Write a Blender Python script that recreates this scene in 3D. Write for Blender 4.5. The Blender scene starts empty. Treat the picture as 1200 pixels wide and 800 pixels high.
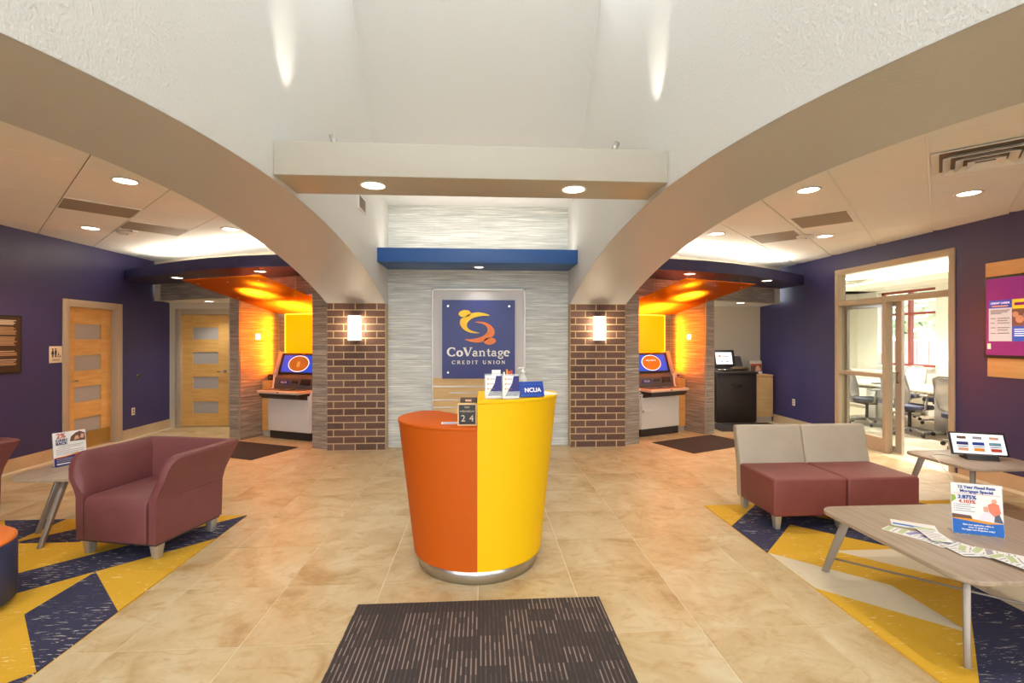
import bpy, bmesh, math, random
from mathutils import Vector, Matrix
random.seed(7)
SC = bpy.context.scene
COL = SC.collection
R = math.radians

# ------------------------------------------------------------------ camera
EYE = 1.575
cam_d = bpy.data.cameras.new('camera'); cam = bpy.data.objects.new('camera', cam_d); COL.objects.link(cam)
cam_d.sensor_width = 36.0; cam_d.lens = 36.0*565/1200; cam_d.clip_start = .05; cam_d.clip_end = 200
cam.location = (0, 0, EYE); cam.rotation_euler = (R(90), 0, -math.atan(35/565))
cam_d.shift_y = -2/1200
SC.camera = cam
# ------------------------------------------------------------------ sky, exposure
w = bpy.data.worlds.new('sky'); SC.world = w; w.use_nodes = True
bg = w.node_tree.nodes['Background']; bg.inputs[0].default_value = (.90, .95, 1, 1); bg.inputs[1].default_value = 3.4
SC.view_settings.view_transform = 'Standard'; SC.view_settings.look = 'None'
SC.view_settings.gamma = 1; SC.view_settings.use_curve_mapping = False
SC.view_settings.exposure = 0.75
SPOT = 1.0           # common factor of the ceiling lamps

# ------------------------------------------------------------------ materials
def lin(c):
    return tuple((x/255/12.92 if x/255 <= .04045 else ((x/255+.055)/1.055)**2.4) for x in c)
MATS = {}
class N:
    """small node helper"""
    def __init__(s, m): s.nt = m.node_tree; s.n = s.nt.nodes; s.l = s.nt.links
    def add(s, t, ins=None, **kw):
        nd = s.n.new(t)
        for k, v in kw.items(): setattr(nd, k, v)
        for k, v in (ins or {}).items():
            if hasattr(v, 'is_output'): s.l.new(v, nd.inputs[k])
            else: nd.inputs[k].default_value = v
        return nd
    def mix(s, f, a, b):
        nd = s.n.new('ShaderNodeMix'); nd.data_type = 'RGBA'
        for i, v in ((0, f), (6, a), (7, b)):
            if hasattr(v, 'is_output'): s.l.new(v, nd.inputs[i])
            else: nd.inputs[i].default_value = v if i == 0 else (*v, 1) if len(v) == 3 else v
        return nd.outputs[2]
    def math(s, op, a, b=0, c=None):
        nd = s.n.new('ShaderNodeMath'); nd.operation = op
        for i, v in enumerate((a, b) if c is None else (a, b, c)):
            if hasattr(v, 'is_output'): s.l.new(v, nd.inputs[i])
            else: nd.inputs[i].default_value = v
        return nd.outputs[0]
    def ramp(s, f, stops):
        nd = s.n.new('ShaderNodeValToRGB'); e = nd.color_ramp.elements
        while len(e) < len(stops): e.new(.5)
        for i, (p, c) in enumerate(stops): e[i].position = p; e[i].color = (*c, 1)
        s.l.new(f, nd.inputs[0]); return nd.outputs[0]
    def vec(s, coord='pos', scale=(1, 1, 1), rot=(0, 0, 0), loc=None):
        if coord == 'pos': src = s.n.new('ShaderNodeNewGeometry').outputs['Position']
        else: src = s.n.new('ShaderNodeTexCoord').outputs['Object']
        m = s.n.new('ShaderNodeMapping'); s.l.new(src, m.inputs[0])
        m.inputs['Scale'].default_value = scale; m.inputs['Rotation'].default_value = rot
        if loc is not None:
            s.l.new(loc, m.inputs['Location'])
        return m.outputs[0]
    def noise(s, v, scale, detail=3, rough=.55, dist=0):
        return s.add('ShaderNodeTexNoise', {'Vector': v, 'Scale': scale, 'Detail': detail, 'Roughness': rough, 'Distortion': dist}).outputs[0]

def mat(name, rgb, rough=.5, metal=0, spec=.5, var=None, bump=None, emit=None, alpha=None, coord='obj', trans=0, sheen=0):
    """var=(scale, second rgb, stretch xyz); bump=(scale, strength, stretch xyz); emit=(rgb, strength)"""
    if name in MATS: return MATS[name]
    m = bpy.data.materials.new(name); m.use_nodes = True; k = N(m); b = k.n['Principled BSDF']
    col = lin(rgb)
    b.inputs['Base Color'].default_value = (*col, 1); b.inputs['Roughness'].default_value = rough
    b.inputs['Metallic'].default_value = metal; b.inputs['Specular IOR Level'].default_value = spec
    b.inputs['Transmission Weight'].default_value = trans
    if sheen: b.inputs['Sheen Weight'].default_value = sheen
    if var:
        f = k.noise(k.vec(coord, var[2] if len(var) > 2 else (1, 1, 1)), var[0])
        f = k.ramp(f, [(.3, (0, 0, 0)), (.7, (1, 1, 1))])
        k.l.new(k.mix(f, col, lin(var[1])), b.inputs['Base Color'])
    if bump:
        f = k.noise(k.vec(coord, bump[2] if len(bump) > 2 else (1, 1, 1)), bump[0])
        bp = k.add('ShaderNodeBump', {'Strength': bump[1], 'Height': f, 'Distance': .01})
        k.l.new(bp.outputs[0], b.inputs['Normal'])
    if emit:
        b.inputs['Emission Color'].default_value = (*lin(emit[0]), 1); b.inputs['Emission Strength'].default_value = emit[1]
    if alpha is not None: b.inputs['Alpha'].default_value = alpha
    MATS[name] = m
    return m

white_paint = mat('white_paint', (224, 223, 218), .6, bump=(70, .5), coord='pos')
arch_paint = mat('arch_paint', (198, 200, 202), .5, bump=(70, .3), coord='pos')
beam_paint = mat('beam_paint', (186, 178, 162), .5, bump=(70, .15), coord='pos')
navy_paint = mat('navy_paint', (57, 52, 98), .45, bump=(110, .12), coord='pos')
soffit_navy = mat('soffit_navy', (48, 45, 82), .5)
beige_paint = mat('beige_paint', (212, 200, 178), .55, bump=(90, .1), coord='pos')
blue_lam = mat('blue_laminate', (44, 92, 160), .4)
tile_white = mat('ceiling_tile_face', (240, 240, 236), .8, bump=(300, .15), coord='pos')
ceil_grid = mat('ceiling_grid', (168, 150, 122), .6)
grid_white = mat('white_metal', (236, 234, 228), .45)
grille_grey = mat('grille_grey', (158, 146, 128), .6)
maple = mat('maple', (232, 186, 112), .4, var=(2.2, (219, 166, 88), (1, 1, 7)), coord='pos')
maple_h = mat('maple_across', (233, 188, 112), .4, var=(2.4, (214, 160, 82), (1.2, 1.2, 9)), coord='pos')
maple_pale = mat('maple_pale', (226, 190, 132), .45, var=(2.0, (212, 172, 112), (1, 1, 8)), coord='pos')
taupe_metal = mat('taupe_metal', (186, 168, 142), .45)
base_tile = mat('base_tile', (205, 182, 146), .4, var=(3, (190, 164, 126)), coord='pos')
frost = mat('frosted_glass', (178, 172, 164), .35)
steel = mat('brushed_steel', (196, 194, 190), .3, 1.0, bump=(40, .05, (1, 1, 30)))
chrome = mat('polished_metal', (205, 200, 192), .18, 1.0)
dark = mat('black_plastic', (28, 25, 24), .4)
charcoal = mat('charcoal', (52, 47, 45), .5)
brown_black = mat('brown_black', (50, 41, 38), .45)
white_pl = mat('white_plastic', (226, 221, 212), .4)
cream_pl = mat('cream_plastic', (232, 216, 182), .4)
alu = mat('aluminium', (188, 182, 172), .35, .6)
grey_leg = mat('grey_leg', (150, 138, 124), .4, .4)
maroon = mat('maroon_vinyl', (124, 70, 70), .5, var=(4, (114, 62, 62)), bump=(260, .08))
brick_red = mat('brick_red_vinyl', (134, 68, 62), .5, var=(4, (122, 60, 55)), bump=(260, .08))
stone_vinyl = mat('stone_vinyl', (184, 171, 150), .5, var=(4, (174, 160, 139)), bump=(260, .08))
orange_lam = mat('orange_laminate', (196, 86, 6), .6, spec=.25)
yellow_lam = mat('yellow_laminate', (240, 188, 2), .6, spec=.25)
grey_wood = mat('grey_wood', (178, 158, 136), .4, var=(3, (158, 138, 116), (14, 1, 1)))
paper = mat('paper_white', (240, 238, 234), .6)
clear_pl = mat('clear_acrylic', (235, 240, 240), .08, alpha=.25)
ink_blue = mat('ink_blue', (30, 60, 150), .6)
ink_mid = mat('ink_mid_blue', (24, 104, 190), .6)
ink_navy = mat('ink_navy', (48, 44, 112), .6)
ink_red = mat('ink_red', (205, 70, 40), .6)
ink_orange = mat('ink_orange', (240, 150, 40), .6)
ink_grey = mat('ink_grey', (165, 160, 165), .6)
ink_green = mat('ink_green', (150, 175, 60), .6)
ink_skin = mat('ink_skin', (226, 170, 140), .6)
ink_brown = mat('ink_brown', (110, 78, 58), .6)
ink_black = mat('ink_black', (40, 38, 42), .6)
sign_navy = mat('sign_navy', (42, 50, 120), .35)
sign_grey = mat('sign_grey', (206, 200, 196), .4)
logo_yellow = mat('logo_yellow', (250, 196, 20), .4)
logo_orange = mat('logo_orange', (236, 122, 44), .4)
logo_white = mat('logo_white', (245, 240, 230), .4)
lamp_lens = mat('lamp_lens', (255, 245, 225), .5, emit=((255, 240, 212), 5.0))
sconce_glass = mat('sconce_glass', (255, 248, 235), .5, emit=((255, 232, 196), 9.0))
cove_strip = mat('cove_led', (255, 245, 225), .5, emit=((255, 236, 205), 10.0))
switch_lit = mat('switch_lit', (255, 240, 225), .4, emit=((255, 238, 220), 1.1))

def m_floor():
    m = bpy.data.materials.new('stone_floor_tile'); m.use_nodes = True; k = N(m); b = k.n['Principled BSDF']
    oi = k.add('ShaderNodeObjectInfo').outputs['Random']
    off = k.add('ShaderNodeCombineXYZ', {0: k.math('MULTIPLY', oi, 37), 1: k.math('MULTIPLY', oi, 91)}).outputs[0]
    v = k.vec('pos', (1, 1, 1), loc=off)
    n1 = k.noise(v, 2.3, 5, .6, 1.0); n2 = k.noise(k.vec('pos', (1, 1.6, 1), loc=off), 5, 6, .65, 1.6); n3 = k.noise(v, 13, 4, .7, .5)
    c = k.ramp(n1, [(.33, lin((178, 146, 98))), (.44, lin((198, 172, 126))), (.55, lin((207, 185, 142))), (.7, lin((216, 201, 164)))])
    c2 = k.mix(k.ramp(n2, [(.52, (0, 0, 0)), (.70, (.75, .75, .75))]), c, lin((184, 144, 86)))
    c3 = k.mix(k.ramp(n3, [(.45, (0, 0, 0)), (.75, (.35, .35, .35))]), c2, lin((216, 196, 158)))
    k.l.new(c3, b.inputs['Base Color'])
    b.inputs['Roughness'].default_value = .4; b.inputs['Specular IOR Level'].default_value = .45
    bp = k.add('ShaderNodeBump', {'Strength': .06, 'Height': n2, 'Distance': .01}); k.l.new(bp.outputs[0], b.inputs['Normal'])
    return m
floor_tile_m = m_floor()
grout = mat('grout', (236, 220, 186), .7)

def m_brick():
    m = bpy.data.materials.new('brown_brick'); m.use_nodes = True; k = N(m); b = k.n['Principled BSDF']
    oi = k.add('ShaderNodeObjectInfo').outputs['Random']
    n = k.noise(k.vec('pos', (1, 1, 1)), 45, 4)
    c = k.ramp(oi, [(0, lin((86, 58, 50))), (.5, lin((108, 76, 66))), (1, lin((120, 92, 82)))])
    c = k.mix(k.ramp(n, [(.4, (0, 0, 0)), (.75, (.5, .5, .5))]), c, lin((150, 118, 98)))
    k.l.new(c, b.inputs['Base Color']); b.inputs['Roughness'].default_value = .75
    bp = k.add('ShaderNodeBump', {'Strength': .3, 'Height': n, 'Distance': .01}); k.l.new(bp.outputs[0], b.inputs['Normal'])
    return m
brick_m = m_brick()
mortar_m = mat('mortar', (216, 188, 146), .9, bump=(200, .3), coord='pos')

def m_wave(name, c0, c1, streak, strength):
    m = bpy.data.materials.new(name); m.use_nodes = True; k = N(m); b = k.n['Principled BSDF']
    n1 = k.noise(k.vec('pos', (2.6, 2.6, 62)), 1.0, 2, .5, .25); n2 = k.noise(k.vec('pos', (7, 7, 150)), 1.0, 2)
    c = k.ramp(n1, [(.30, lin(c0)), (.55, lin(c1)), (.66, lin(streak))])
    k.l.new(c, b.inputs['Base Color']); b.inputs['Roughness'].default_value = .35
    h = k.math('ADD', n1, k.math('MULTIPLY', n2, .3))
    bp = k.add('ShaderNodeBump', {'Strength': strength, 'Height': h, 'Distance': .02}); k.l.new(bp.outputs[0], b.inputs['Normal'])
    return m
wave_light = m_wave('wave_tile_light', (192, 195, 190), (221, 222, 216), (243, 243, 237), .7)
wave_grey = m_wave('wave_tile_grey', (128, 120, 109), (156, 148, 136), (188, 180, 167), .65)

def m_canopy():
    m = bpy.data.materials.new('orange_acrylic'); m.use_nodes = True; k = N(m)
    k.n.remove(k.n['Principled BSDF']); out = k.n['Material Output']
    tr = k.add('ShaderNodeBsdfTransparent', {'Color': (1, .50, .07, 1)}).outputs[0]
    tl = k.add('ShaderNodeBsdfTranslucent', {'Color': (1, .52, .08, 1)}).outputs[0]
    df = k.add('ShaderNodeBsdfDiffuse', {'Color': (*lin((235, 120, 20)), 1)}).outputs[0]
    gl = k.add('ShaderNodeBsdfGlossy', {'Roughness': .12}).outputs[0]
    a = k.add('ShaderNodeMixShader', {0: .26, 1: tl, 2: df}).outputs[0]
    b = k.add('ShaderNodeMixShader', {0: .5, 1: a, 2: tr}).outputs[0]
    c = k.add('ShaderNodeMixShader', {0: .04, 1: b, 2: gl}).outputs[0]
    k.l.new(c, out.inputs[0]); return m
canopy_m = m_canopy()
glow_panel = mat('backlit_amber', (255, 170, 0), .4, emit=((255, 150, 0), .62))
glow_edge = mat('led_edge', (255, 225, 60), .4, emit=((255, 215, 40), 1.6))

def m_glass():
    m = bpy.data.materials.new('window_glass'); m.use_nodes = True; k = N(m)
    k.n.remove(k.n['Principled BSDF']); out = k.n['Material Output']
    tr = k.add('ShaderNodeBsdfTransparent', {'Color': (.93, .95, .94, 1)}).outputs[0]
    gl = k.add('ShaderNodeBsdfGlossy', {'Roughness': .02}).outputs[0]
    c = k.add('ShaderNodeMixShader', {0: .05, 1: tr, 2: gl}).outputs[0]
    k.l.new(c, out.inputs[0]); return m
glass_m = m_glass()

def m_mat(name, base, line):
    m = bpy.data.materials.new(name); m.use_nodes = True; k = N(m); b = k.n['Principled BSDF']
    v = k.vec('obj'); sep = k.add('ShaderNodeSeparateXYZ', {0: v})
    st = k.math('SINE', k.math('MULTIPLY', sep.outputs[0], 6.2832/.0235))
    st = k.ramp(st, [(.35, (0, 0, 0)), (.9, (1, 1, 1))])
    def cell(cx, cy):
        sn = k.add('ShaderNodeVectorMath', {0: v, 1: (cx, cy, 9)}, operation='SNAP').outputs[0]
        return k.add('ShaderNodeTexWhiteNoise', {'Vector': sn}).outputs[0]
    f = k.math('MULTIPLY', st, k.ramp(cell(.141, .118), [(.40, (.16, .16, .16)), (.42, (1, 1, 1))]))
    f = k.math('MULTIPLY', f, k.ramp(cell(.0235, .059), [(.12, (.2, .2, .2)), (.50, (1, 1, 1))]))
    fine = k.noise(k.vec('obj', (60, 260, 1)), 1.0, 2)
    c0 = k.mix(fine, lin(base), lin(tuple(min(255, x+22) for x in base)))
    k.l.new(k.mix(f, c0, lin(line)), b.inputs['Base Color']); b.inputs['Roughness'].default_value = .95
    bp = k.add('ShaderNodeBump', {'Strength': .4, 'Height': fine, 'Distance': .01}); k.l.new(bp.outputs[0], b.inputs['Normal'])
    return m
mat_brown = m_mat('entrance_mat_pile', (52, 43, 41), (152, 134, 124))
mat_plain = mat('dark_mat_pile', (50, 40, 36), .95, bump=(300, .4), var=(150, (66, 54, 48)))

def m_carpet(name, base, fleck, lo):
    m = bpy.data.materials.new(name); m.use_nodes = True; k = N(m); b = k.n['Principled BSDF']
    n1 = k.noise(k.vec('pos', (12, 75, 1), (0, 0, R(-24))), 1.0, 3, .6, .6)
    n2 = k.noise(k.vec('pos', (3, 3, 1)), 1.0, 2)
    f = k.math('MULTIPLY', k.ramp(n1, [(lo, (0, 0, 0)), (lo+.05, (1, 1, 1))]), k.ramp(n2, [(.38, (0, 0, 0)), (.6, (1, 1, 1))]))
    g = k.noise(k.vec('pos', (1, 1, 1)), 260, 2)
    c0 = k.mix(g, lin(base), lin(tuple(int(x*.86) for x in base)))
    k.l.new(k.mix(f, c0, lin(fleck)), b.inputs['Base Color']); b.inputs['Roughness'].default_value = .95
    bp = k.add('ShaderNodeBump', {'Strength': .35, 'Height': g, 'Distance': .01}); k.l.new(bp.outputs[0], b.inputs['Normal'])
    return m
carpet_y = m_carpet('carpet_yellow', (238, 184, 42), (248, 230, 170), .62)
carpet_n = m_carpet('carpet_navy', (54, 54, 84), (212, 205, 194), .60)
carpet_c = m_carpet('carpet_cream', (240, 224, 190), (205, 186, 150), .64)

# ------------------------------------------------------------------ mesh helpers
class MB:
    def __init__(s): s.v = []; s.f = []; s.sm = []
    def _add(s, vs, fs, smooth=False):
        o = len(s.v); s.v += [tuple(p) for p in vs]
        for f in fs: s.f.append([i+o for i in f]); s.sm.append(smooth)
        return s
    def box(s, x0, x1, y0, y1, z0, z1):
        return s._add([(x, y, z) for x in (x0, x1) for y in (y0, y1) for z in (z0, z1)],
                      [(0, 1, 3, 2), (4, 6, 7, 5), (0, 4, 5, 1), (2, 3, 7, 6), (0, 2, 6, 4), (1, 5, 7, 3)])
    def obox(s, c, sz, rot):
        """box of size sz centred at c, turned by a 3x3/4x4 matrix or euler tuple"""
        from mathutils import Euler
        M = rot if isinstance(rot, Matrix) else Euler(rot).to_matrix()
        M = M.to_3x3(); c = Vector(c)
        hs = [Vector((x*sz[0]/2, y*sz[1]/2, z*sz[2]/2)) for x in (-1, 1) for y in (-1, 1) for z in (-1, 1)]
        return s._add([c+M @ h for h in hs], [(0, 1, 3, 2), (4, 6, 7, 5), (0, 4, 5, 1), (2, 3, 7, 6), (0, 2, 6, 4), (1, 5, 7, 3)])
    def prism(s, poly, z0, z1, smooth=False):
        n = len(poly)
        s._add([(x, y, z0) for x, y in poly]+[(x, y, z1) for x, y in poly],
               [tuple(range(n))[::-1], tuple(range(n, 2*n))])
        o = len(s.v)-2*n
        for i in range(n): s.f.append([o+i, o+(i+1) % n, o+n+(i+1) % n, o+n+i]); s.sm.append(smooth)
        return s
    def prism_axis(s, poly, a0, a1, axis='x', smooth=False):
        """poly in the two other axes (yz for x, xz for y)"""
        n = len(poly)
        pt = (lambda a, p: (a, p[0], p[1])) if axis == 'x' else (lambda a, p: (p[0], a, p[1]))
        s._add([pt(a0, p) for p in poly]+[pt(a1, p) for p in poly], [tuple(range(n))[::-1], tuple(range(n, 2*n))])
        o = len(s.v)-2*n
        for i in range(n): s.f.append([o+i, o+(i+1) % n, o+n+(i+1) % n, o+n+i]); s.sm.append(smooth)
        return s
    def loft(s, rings, smooth=True, closed=False, caps=True):
        n = len(rings[0]); o = len(s.v)
        for r in rings: s.v += [tuple(p) for p in r]
        m = len(rings)
        for j in range(m if closed else m-1):
            for i in range(n):
                a, b = o+j*n, o+((j+1) % m)*n
                s.f.append([a+i, a+(i+1) % n, b+(i+1) % n, b+i]); s.sm.append(smooth)
        if caps and not closed:
            s.f.append([o+i for i in range(n)][::-1]); s.sm.append(False)
            s.f.append([o+(m-1)*n+i for i in range(n)]); s.sm.append(False)
        return s
    def cyl(s, c, r, h, n=20, r2=None, smooth=True):
        r2 = r if r2 is None else r2
        A = [2*math.pi*i/n for i in range(n)]
        return s.loft([[(c[0]+r*math.cos(a), c[1]+r*math.sin(a), c[2]) for a in A],
                       [(c[0]+r2*math.cos(a), c[1]+r2*math.sin(a), c[2]+h) for a in A]], smooth)
    def lathe(s, prof, c=(0, 0, 0), n=24, smooth=True):
        A = [2*math.pi*i/n for i in range(n)]
        return s.loft([[(c[0]+r*math.cos(a), c[1]+r*math.sin(a), c[2]+z) for a in A] for r, z in prof], smooth)
    def tube(s, pts, r, n=10, r2=None, smooth=True):
        pts = [Vector(p) for p in pts]; rings = []
        for i, p in enumerate(pts):
            t = (pts[min(i+1, len(pts)-1)]-pts[max(i-1, 0)]).normalized()
            q = t.to_track_quat('Z', 'Y').to_matrix()
            rr = r if r2 is None else r+(r2-r)*i/(len(pts)-1)
            rings.append([p+q @ Vector((rr*math.cos(2*math.pi*k/n), rr*math.sin(2*math.pi*k/n), 0)) for k in range(n)])
        return s.loft(rings, smooth)
    def mesh(s, name, m):
        me = bpy.data.meshes.new(name); me.from_pydata(s.v, [], s.f)
        for p, sm in zip(me.polygons, s.sm): p.use_smooth = sm
        bm = bmesh.new(); bm.from_mesh(me); bmesh.ops.recalc_face_normals(bm, faces=bm.faces); bm.to_mesh(me); bm.free()
        if m: me.materials.append(m)
        return me
    def build(s, name, m, parent=None, loc=(0, 0, 0), rz=0, bevel=0, seg=2, label=None, kind=None):
        o = bpy.data.objects.new(name, s.mesh(name, m)); COL.objects.link(o)
        o.location = loc; o.rotation_euler = (0, 0, rz)
        if parent: o.parent = parent
        if bevel:
            b = o.modifiers.new('bevel', 'BEVEL'); b.width = bevel; b.segments = seg; b.limit_method = 'ANGLE'; b.angle_limit = R(35)
            if seg > 1:
                for p in o.data.polygons: p.use_smooth = True
                b.harden_normals = False
        if label: o['label'] = label
        if kind: o['kind'] = kind
        return o
def sharpen(o, deg):
    bm = bmesh.new(); bm.from_mesh(o.data)
    for e in bm.edges:
        if e.calc_face_angle(0) > R(deg): e.smooth = False
    bm.to_mesh(o.data); bm.free()
def bx(*a): return MB().box(*a)
def tag(o, label, cat, group=None, kind=None):
    o['label'] = label; o['category'] = cat
    if group: o['group'] = group
    if kind: o['kind'] = kind
    return o
def thing(name, label, cat, loc=(0, 0, 0), rz=0, group=None):
    o = bpy.data.objects.new(name, None); COL.objects.link(o); o.location = loc; o.rotation_euler = (0, 0, rz)
    o.empty_display_size = .1
    return tag(o, label, cat, group)
def struct(name, mb, m, label, cat, bevel=0):
    o = mb.build(name, m, bevel=bevel); return tag(o, label, cat, None, 'structure')
def piece(name, me, parent, loc=(0, 0, 0), rz=0):
    o = bpy.data.objects.new(name, me); COL.objects.link(o); o.location = loc; o.rotation_euler = (0, 0, rz); o.parent = parent
    return o
def dup(o, parent=None, loc=None, rz=None):
    c = o.copy(); COL.objects.link(c); c.parent = parent
    if loc is not None: c.location = loc
    if rz is not None: c.rotation_euler = (0, 0, rz)
    for ch in list(o.children): dup(ch, c)
    return c
def lamp(kind, name, parent, loc, energy, color=(1, .955, .89), size=.08, spot=None, blend=.5, rot=(0, 0, 0), sx=None, sy=None):
    d = bpy.data.lights.new(name, kind); d.energy = energy; d.color = color
    if kind == 'SPOT': d.spot_size = R(spot); d.spot_blend = blend; d.shadow_soft_size = size
    elif kind == 'AREA':
        d.shape = 'RECTANGLE'; d.size = sx; d.size_y = sy
    else: d.shadow_soft_size = size
    o = bpy.data.objects.new(name, d); COL.objects.link(o); o.location = loc; o.rotation_euler = rot
    if parent: o.parent = parent
    return o
def text(s, size, m, parent, loc, rot=(R(90), 0, 0), name='lettering', ax='CENTER', extrude=.0006, sx=1.0, bold=0):
    c = bpy.data.curves.new('t', 'FONT'); c.body = s; c.size = size; c.align_x = ax; c.align_y = 'CENTER'; c.extrude = extrude
    c.offset = bold; c.resolution_u = 3
    t = bpy.data.objects.new('t', c); me = bpy.data.meshes.new_from_object(t); bpy.data.objects.remove(t); bpy.data.curves.remove(c)
    me.materials.clear(); me.materials.append(m)
    o = bpy.data.objects.new(name, me); COL.objects.link(o); o.parent = parent; o.location = loc; o.rotation_euler = rot
    o.scale = (sx, 1, 1)
    return o
def clip(poly, x0, x1, y0, y1):
    def cut(p, f, t):
        out = []
        for i in range(len(p)):
            a, b = p[i], p[(i+1) % len(p)]; fa, fb = f(a), f(b)
            if fa >= 0: out.append(a)
            if (fa >= 0) != (fb >= 0):
                k = fa/(fa-fb); out.append((a[0]+(b[0]-a[0])*k, a[1]+(b[1]-a[1])*k))
        return out
    for f in (lambda p: p[0]-x0, lambda p: x1-p[0], lambda p: p[1]-y0, lambda p: y1-p[1]):
        if len(poly) < 3: return []
        poly = cut(poly, f, 0)
    return poly
def area(p): return abs(sum(p[i][0]*p[(i+1) % len(p)][1]-p[(i+1) % len(p)][0]*p[i][1] for i in range(len(p))))/2 if len(p) > 2 else 0

AX = -.045                       # symmetry axis of the hall
def mx(side, x): return x if side < 0 else 2*AX-x
XL, XR = -5.62, 5.6              # side walls
XIL, XIR = -1.375, 1.285         # faces of the arched walls towards the tall hall
XOL, XOR = -2.2, 2.11
YF, YB = -1.8, 7.15
ZC = 2.92                        # side ceilings
sname = {-1: 'left', 1: 'right'}

# ================================================================== STRUCTURE
# ---- floor
floor = struct('floor', bx(-5.8, 5.75, YF, 11.4, -.15, -.0025), grout, 'pale grout bed under the tan stone floor tiles', 'floor')
T = .61
tile_me = bx(-T/2+.003, T/2-.003, -T/2+.003, T/2-.003, -.0025, 0).mesh('floor_tile', floor_tile_m)
for i in range(-9, 9):
    for j in range(-1, 11):
        x = -.026+(i+.5)*T; y = 2.555+(j+.5)*T
        if y < 2.1 and abs(x) > 2.5: continue
        if abs(x) > 2.45 and abs(x) < 4.3 and y < 4.1: continue        # carpet lies there
        if abs(x) < 1.9 and y > 7.4: continue
        x0, x1, y0, y1 = x-T/2, x+T/2, y-T/2, y+T/2
        if x0 < XL or x1 > XR:
            x0, x1 = max(x0, XL), min(x1, XR)
            if x1-x0 < .05: continue
            me = bx(x0-x+.003, x1-x-.003, -T/2+.003, T/2-.003, -.0025, 0).mesh('floor_tile', floor_tile_m)
        else: me = tile_me
        piece('floor_tile', me, floor, (x, y, 0), (0, math.pi)[(i+j) % 2] if me is tile_me else 0)
rest = MB()
rest.box(-5.62, 5.6, YF, 1.945, -.0025, -.0005)
ft = rest.build('floor_tile', floor_tile_m, floor)

# ---- carpets: triangular halves of square carpet tiles
CT = .51
def carpet(side):
    x_in = -2.1 if side < 0 else 2.1
    lab = {-1: 'yellow and navy triangle carpet inset under maroon armchairs', 1: 'yellow, navy and cream triangle carpet inset under sofa and coffee table'}[side]
    a, b = (x_in-5*CT, x_in) if side < 0 else (x_in, x_in+5*CT)
    c = bx(a, b, 4.45-10*CT, 4.45, 0, .003).build('carpet', carpet_y); tag(c, lab, 'carpet', None, 'structure')
    # entry: (diagonal, colour of the half nearer the back wall, colour of the half nearer the entrance)
    Y, Nv, C = carpet_y, carpet_n, carpet_c
    if side > 0:
        G = {(0, 0): ('/', Y, Nv), (0, 1): ('/', Nv, Y), (1, 1): ('\\', Nv, Y), (0, 2): ('\\', Y, C), (0, 3): ('\\', C, Y), (1, 2): ('\\', C, Y),
             (2, 2): ('\\', Y, C), (1, 3): ('/', Y, Nv), (0, 4): ('/', Y, Nv), (1, 0): ('\\', Y, Nv), (2, 0): ('/', Y, Nv), (2, 1): ('\\', Y, Nv),
             (3, 0): ('/', Y, Nv), (3, 1): ('/', Nv, Y), (4, 0): ('\\', Y, Nv), (2, 3): ('/', C, Nv), (3, 2): ('\\', Nv, Y), (3, 3): ('/', Y, Nv), (1, 4): ('/', Nv, Y)}
    else:
        G = {(0, 0): ('/', Y, Nv), (0, 1): ('/', Nv, Y), (1, 1): ('/', Y, Nv), (1, 2): ('/', Nv, Y), (0, 2): ('\\', Y, Nv), (0, 3): ('\\', Nv, Y),
             (2, 0): ('/', Y, Nv), (3, 0): ('\\', Nv, Y), (1, 0): ('\\', Y, Y), (2, 1): ('\\', Y, Y), (2, 2): ('/', Y, Nv), (3, 1): ('/', Y, Nv), (4, 0): ('/', Nv, Y), (1, 3): ('/', Y, Y), (0, 4): ('/', Y, Nv)}
    cache = {}
    g = .0008
    for i in range(5):
        for j in range(9):
            d, top, bot = G.get((i, j), random.choice([('/', Y, Nv), ('\\', Nv, Y), ('\\', Y, Y), ('/', Y, Y)]))
            h = CT/2-g
            if d == '/': tri = {'t': [(-h, -h), (h, h), (-h, h)], 'b': [(-h, -h), (h, -h), (h, h)]}
            else: tri = {'t': [(-h, h), (h, -h), (h, h)], 'b': [(-h, h), (-h, -h), (h, -h)]}
            cx = x_in+(i+.5)*CT*(1 if side > 0 else -1); cy = 4.45-(j+.5)*CT
            for kk, mm in (('t', top), ('b', bot)):
                key = (d, kk, mm.name)
                if key not in cache: cache[key] = MB().prism(tri[kk], 0, .005).mesh('carpet_piece', mm)
                piece('carpet_piece', cache[key], c, (cx, cy, .003))
carpet(-1); carpet(1)
ZCP = .008

# ---- side walls
DL0, DL1, DH = 6.88, 7.84, 2.08         # rest room door in the left wall
wl = MB().box(XL-.15, XL, YF, DL0, 0, ZC+.1).box(XL-.15, XL, DL1, 9.2, 0, ZC+.1).box(XL-.15, XL, DL0, DL1, DH, ZC+.1)
struct('wall_left', wl, navy_paint, 'navy painted wall with restroom door and plaque', 'wall')
WR0, WR1, WH = 5.40, 7.30, 2.65         # glazed opening of the conference room
wr = MB().box(XR, XR+.15, YF, WR0, 0, ZC+.1).box(XR, XR+.15, WR1, 9.6, 0, ZC+.1).box(XR, XR+.15, WR0, WR1, WH, ZC+.1)
struct('wall_right', wr, navy_paint, 'navy painted wall around the glazed conference opening', 'wall')
struct('baseboard_left', MB().box(XL, XL+.012, YF, DL0-.06, 0, .15).box(XL, XL+.012, DL1+.06, 9.05, 0, .15), base_tile, 'tan stone skirting along the navy restroom wall', 'baseboard')
struct('baseboard_right', MB().box(XR-.012, XR, WR1+.06, 8.95, 0, .15).box(XR-.012, XR, YF, WR0-.06, 0, .15), base_tile, 'tan stone skirting along the conference room wall', 'baseboard')

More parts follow.
